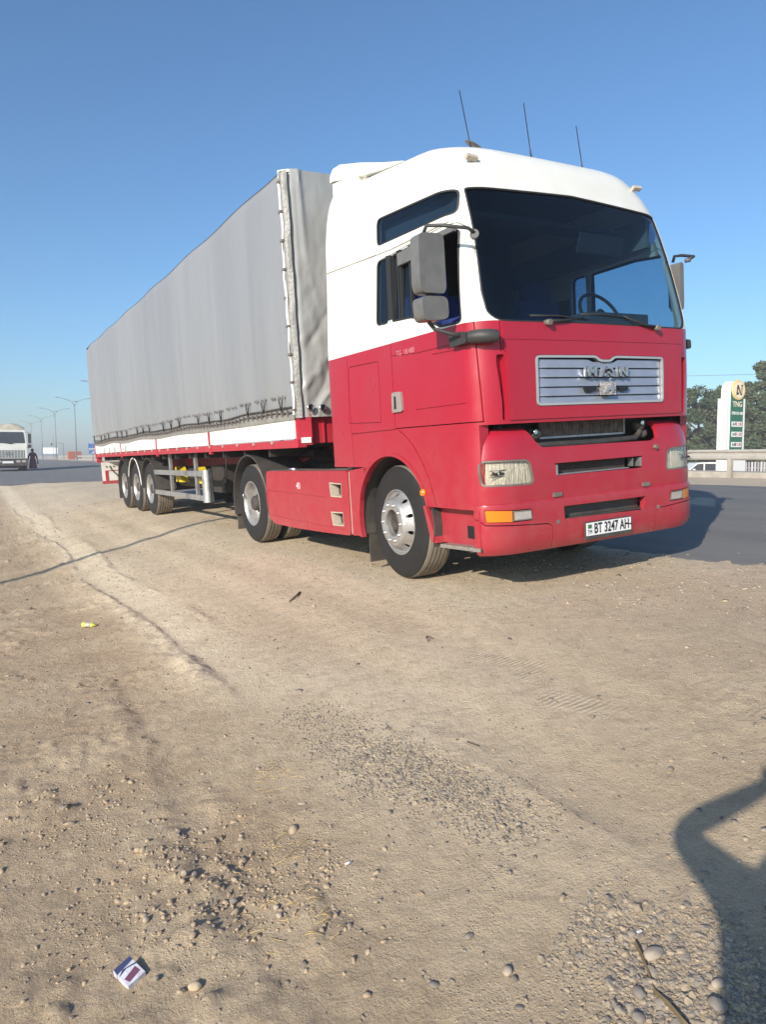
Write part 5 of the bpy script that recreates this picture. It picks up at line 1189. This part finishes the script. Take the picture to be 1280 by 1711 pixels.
# loose gravel and clods: thousands of small stones, nobody could count them
def ico(sub):
    b = bmesh.new(); bmesh.ops.create_icosphere(b, subdivisions=sub, radius=1); v = np.array([p.co[:] for p in b.verts]); f = np.array([[q.index for q in x.verts] for x in b.faces]); b.free(); return v, f
I1, I2 = ico(1), ico(2)
def scatter(name, pts, size, mats, lab, sub=1, flat=.6, seed=3):
    r_ = np.random.default_rng(seed); V0, F0 = I1 if sub == 1 else I2; n = len(pts); nv = len(V0)
    jit = 1+.28*r_.normal(size=(n,nv,1)).clip(-1.3,1.3)*(1 if sub == 1 else .75); sc = np.stack([r_.uniform(.8,1.5,n),r_.uniform(.7,1.1,n),flat*r_.uniform(.6,1.2,n)],1)*size[:,None]
    a = r_.uniform(0,6.28,n); P = V0[None]*jit*sc[:,None,:]; x = P[...,0]*np.cos(a)[:,None]-P[...,1]*np.sin(a)[:,None]; y = P[...,0]*np.sin(a)[:,None]+P[...,1]*np.cos(a)[:,None]
    tl = r_.normal(size=(n,2))*.25; z = P[...,2]+x*tl[:,:1]+y*tl[:,1:]; zg = gfull(pts[:,0],pts[:,1])
    P = np.stack([x+pts[:,0:1],y+pts[:,1:2],z+(zg+sc[:,2]*.02)[:,None]],-1).reshape(-1,3)
    F = (F0[None]+(np.arange(n)*nv)[:,None,None]).reshape(-1,3)
    me = bpy.data.meshes.new(name); me.vertices.add(len(P)); me.vertices.foreach_set('co',P.ravel()); me.loops.add(F.size); me.loops.foreach_set('vertex_index',F.ravel().astype(np.int32))
    me.polygons.add(len(F)); me.polygons.foreach_set('loop_start',np.arange(0,F.size,3,dtype=np.int32)); me.polygons.foreach_set('loop_total',np.full(len(F),3,dtype=np.int32))
    me.polygons.foreach_set('material_index', np.repeat(r_.integers(0,len(mats),n),len(F0)).astype(np.int32)); me.update()
    if sub == 2: smooth_angle(me, 40)
    return tag(put(name, me, mats), lab, kind='stuff')
G1 = mat('gravel_grey', (.32,.27,.21), .9, var=.3, vs=30); G2 = mat('gravel_tan', (.42,.33,.23), .9, var=.3, vs=30); G3 = mat('gravel_dark', (.22,.18,.145), .9, var=.3, vs=30); G5 = mat('clod_pale', (.46,.35,.235), .95, var=.3, vs=40); G4 = mat('clod_brown', (.42,.315,.215), .95, var=.3, vs=40, bump=.3, bs=80)
def along(p, q, wd, n):
    t_ = rng.uniform(0,1,n); d = np.array(q)-np.array(p); nn = np.array([-d[1],d[0]])/np.linalg.norm(d)
    return np.array(p)+t_[:,None]*d+nn*(rng.normal(size=n)*wd)[:,None]
A = np.concatenate([along((-1.80,-.45),(-1.62,-2.25),.11,2600), along((-1.72,-1.2),(-1.60,-2.1),.08,2200), along((-1.8,-.9),(-1.9,-1.6),.08,600)])
Bp = np.concatenate([along((-1.80,-2.60),(-1.58,-3.25),.11,3200), along((-1.92,-2.85),(-1.75,-3.2),.07,1100)])
Cp = np.concatenate([along((-2.75,-1.3),(-2.45,-2.0),.17,520), along((-3.0,-.4),(-2.85,-1.9),.22,700), along((-2.45,-1.5),(-2.25,-2.3),.13,200)])
scatter('gravel', A, rng.lognormal(-5.25,.32,len(A)), [G1,G1,G3,G2], 'patch of small crushed grey gravel spilled across the sand in mid foreground', seed=4)
scatter('gravel', Bp, rng.lognormal(-5.45,.45,len(Bp)), [G1,G2,ST2,G2], 'patch of rounded gravel at the lower right corner', sub=2, seed=5)
scatter('clods', Cp, rng.lognormal(-5.3,.5,len(Cp)), [G4,G4,G5,G5], 'crumbly brown clods and pebbles on the loose verge at lower left', sub=1, seed=6, flat=.75)
n = 15000; ux = rng.uniform(-4.2,2.6,n); uy = -3.4+rng.beta(1,2.6,n)*26; P_ = np.stack([ux,uy],1)
keep = (fbm(ux*1.3,uy*1.3,77) > .47)|(rng.uniform(size=n) < .25); P_ = P_[keep]
scatter('pebbles', P_, rng.lognormal(-5.35,.45,len(P_))*(1+np.clip(P_[:,1]+2,0,25)*.05), [G1,G2,G3,ST2,G4], 'small scattered pebbles and crumbs over the whole lay-by', seed=8)
n = 3500; ux = rng.normal(1.6,.7,n); uy = rng.uniform(-2.5,9,n); scatter('grit', np.stack([ux,uy],1), rng.lognormal(-4.75,.4,n), [G1,G2,G3,ST1], 'coarse grit along the broken edge of the asphalt', seed=9)
# dry straw, strap, twigs, paper
STRAW = mat('straw', (.55,.40,.17), .8)
m = MB()
for k in range(60):
    cx_, cy_ = ((-2.50,-1.95),(-2.44,-2.08),(-2.38,-1.62),(-2.2,-1.1))[k%4]; x = cx_+random.gauss(0,.06); y = cy_+random.gauss(0,.06); a = random.gauss(.5,.5); l = random.uniform(.02,.07); z = gz(x,y)+.004
    m.tube([(x,y,z),(x+l*.5*math.cos(a),y-l*.5*math.sin(a),z+.006),(x+l*math.cos(a),y-l*math.sin(a),gz(x+l*math.cos(a),y-l*math.sin(a))+.003)],.0011,4)
tag(put('straw', m, STRAW), 'dry yellow straw stalks strewn between the pebbles at lower left', kind='stuff')
m = MB(); pts = [(-1.745,-2.79),(-1.775,-2.84),(-1.80,-2.88),(-1.835,-2.93),(-1.85,-2.985),(-1.865,-3.04),(-1.87,-3.09)]; vs_ = []
for i, (x, y) in enumerate(pts):
    z = gz(x,y)+.010+.006*math.sin(i*1.7); w2 = .0085-.0006*i; vs_.append([m.bm.verts.new((x+q*w2,y+q*w2*.5,z+d)) for q, d in ((-1,.0),(0,.006),(1,.001),(1,-.003),(-1,-.003))])
for a, b in zip(vs_, vs_[1:]):
    for i in range(5): m.bm.faces.new((a[i],a[(i+1)%5],b[(i+1)%5],b[i]))
tag(put('strap', m, mat('brown_strap',(.17,.12,.06),.8,var=.3,vs=30)), 'curved flat brown strap lying in the gravel at lower right', 'strap')
def stick(pts, r_, lab, mt_=None):
    m = MB(); m.tube([(x,y,gz(x,y)+.005+h) for x, y, h in pts], r_, 5); return tag(put('twig', m, mt_ or BARK), lab, 'twig', 'twigs on the sand')
stick([(-1.36,-1.49,0),(-1.37,-1.53,.01),(-1.345,-1.56,.0)],.003,'small bent dark twig above the upper gravel patch')
stick([(-.90,1.72,0),(-.80,1.80,.012),(-.70,1.95,0)],.008,'flat branching twig on the wheel track in mid ground')
stick([(-.70,-.18,0),(-.68,-.14,.025),(-.665,-.10,.0)],.004,'tiny forked twig sticking up from the sand in mid ground')
stick([(-.64,-.16,0),(-.68,-.14,.025)],.003,'tiny side twig of the forked twig in mid ground')
o = put('cigarette_butt', MB().tube([(0,0,0),(.026,.004,0)],.004,8), SW); o.location = (-2.21,-1.89,gz(-2.21,-1.89)+.006); tag(o, 'white cigarette butt right of the straw', 'cigarette butt')
o = put('paper_scrap', MB().box((0,0,0),(.016,.006,.004)), SW); o.location = (-1.72,-2.78,gz(-1.72,-2.78)+.014); tag(o, 'tiny white paper scrap beside the top of the brown strap', 'paper scrap')
# cigarette pack
pz = gz(-2.97,-1.96); t = thing('cigarette_pack', 'crumpled white and dark cigarette pack lying at the lower left', 'cigarette pack', (-2.975,-1.955,pz+.012), rot=Euler((R(8),R(-14),R(20))).to_matrix())
put('box', MB().box((-.029,-.040,-.008),(.029,.040,.014)).mesh(bevel=.003), mat('pack_card',(.66,.65,.68),.45,vcol=(.48,.44,.52),vs=30,bump=.5,bs=25,bd=.01), t)
put('lid', MB().prism([(-.0295,.018),(-.026,.041),(.0295,.041),(.0295,.026)],2,-.0085,.0155), mat('pack_navy',(.05,.06,.14),.45), t); put('pack_band', MB().prism([(-.024,-.012),(.020,.0),(.022,-.024),(-.018,-.032)],2,.0142,.0150), mat('pack_plum',(.16,.06,.10),.5), t); put('pack_band', MB().prism([(-.0295,.006),(.0,.014),(.0295,.004),(.0295,.010),(-.01,.020)],2,.0142,.0150), MT['pack_navy'], t)
# crushed bottle
bz = gz(-2.43,2.78); t = thing('plastic_bottle', 'small crushed plastic bottle with yellow ends lying on the sand', 'bottle', (-2.43,2.78,bz+.03), rot=Euler((0,R(4),R(-26))).to_matrix()); t.scale = (.68,.8,.8)
m = MB(); m.lathe([(-.085,.0),(-.085,.022),(-.07,.030),(-.03,.028)],(0,0,0),0,14); m.lathe([(.03,.027),(.06,.022),(.078,.013),(.10,.013),(.10,.0)],(0,0,0),0,14); put('bottle_end', m, mat('yellow_green_plastic',(.62,.60,.12),.4,bump=.5,bs=40), t)
put('bottle_body', MB().lathe([(-.03,.027),(-.01,.024),(.01,.027),(.03,.026)],(0,0,0),0,14), mat('clear_plastic',(.55,.52,.47),.25,spec=.8,bump=.5,bs=40), t)
# ------------------------------------------------------------------ air
hz = MB().box((-60,-20,-2.4),(330,460,16)).mesh('haze'); hm = bpy.data.materials.new('haze'); hm.use_nodes = True; hn = hm.node_tree; hn.nodes.clear()
ho = hn.nodes.new('ShaderNodeOutputMaterial'); hv = hn.nodes.new('ShaderNodeVolumePrincipled'); hv.inputs['Density'].default_value = .0016; hv.inputs['Color'].default_value = (.93,.88,.95,1)
hn.links.new(hv.outputs[0], ho.inputs['Volume']); tag(put('haze', hz, hm), 'thin pale haze in the air over the road', kind='stuff')
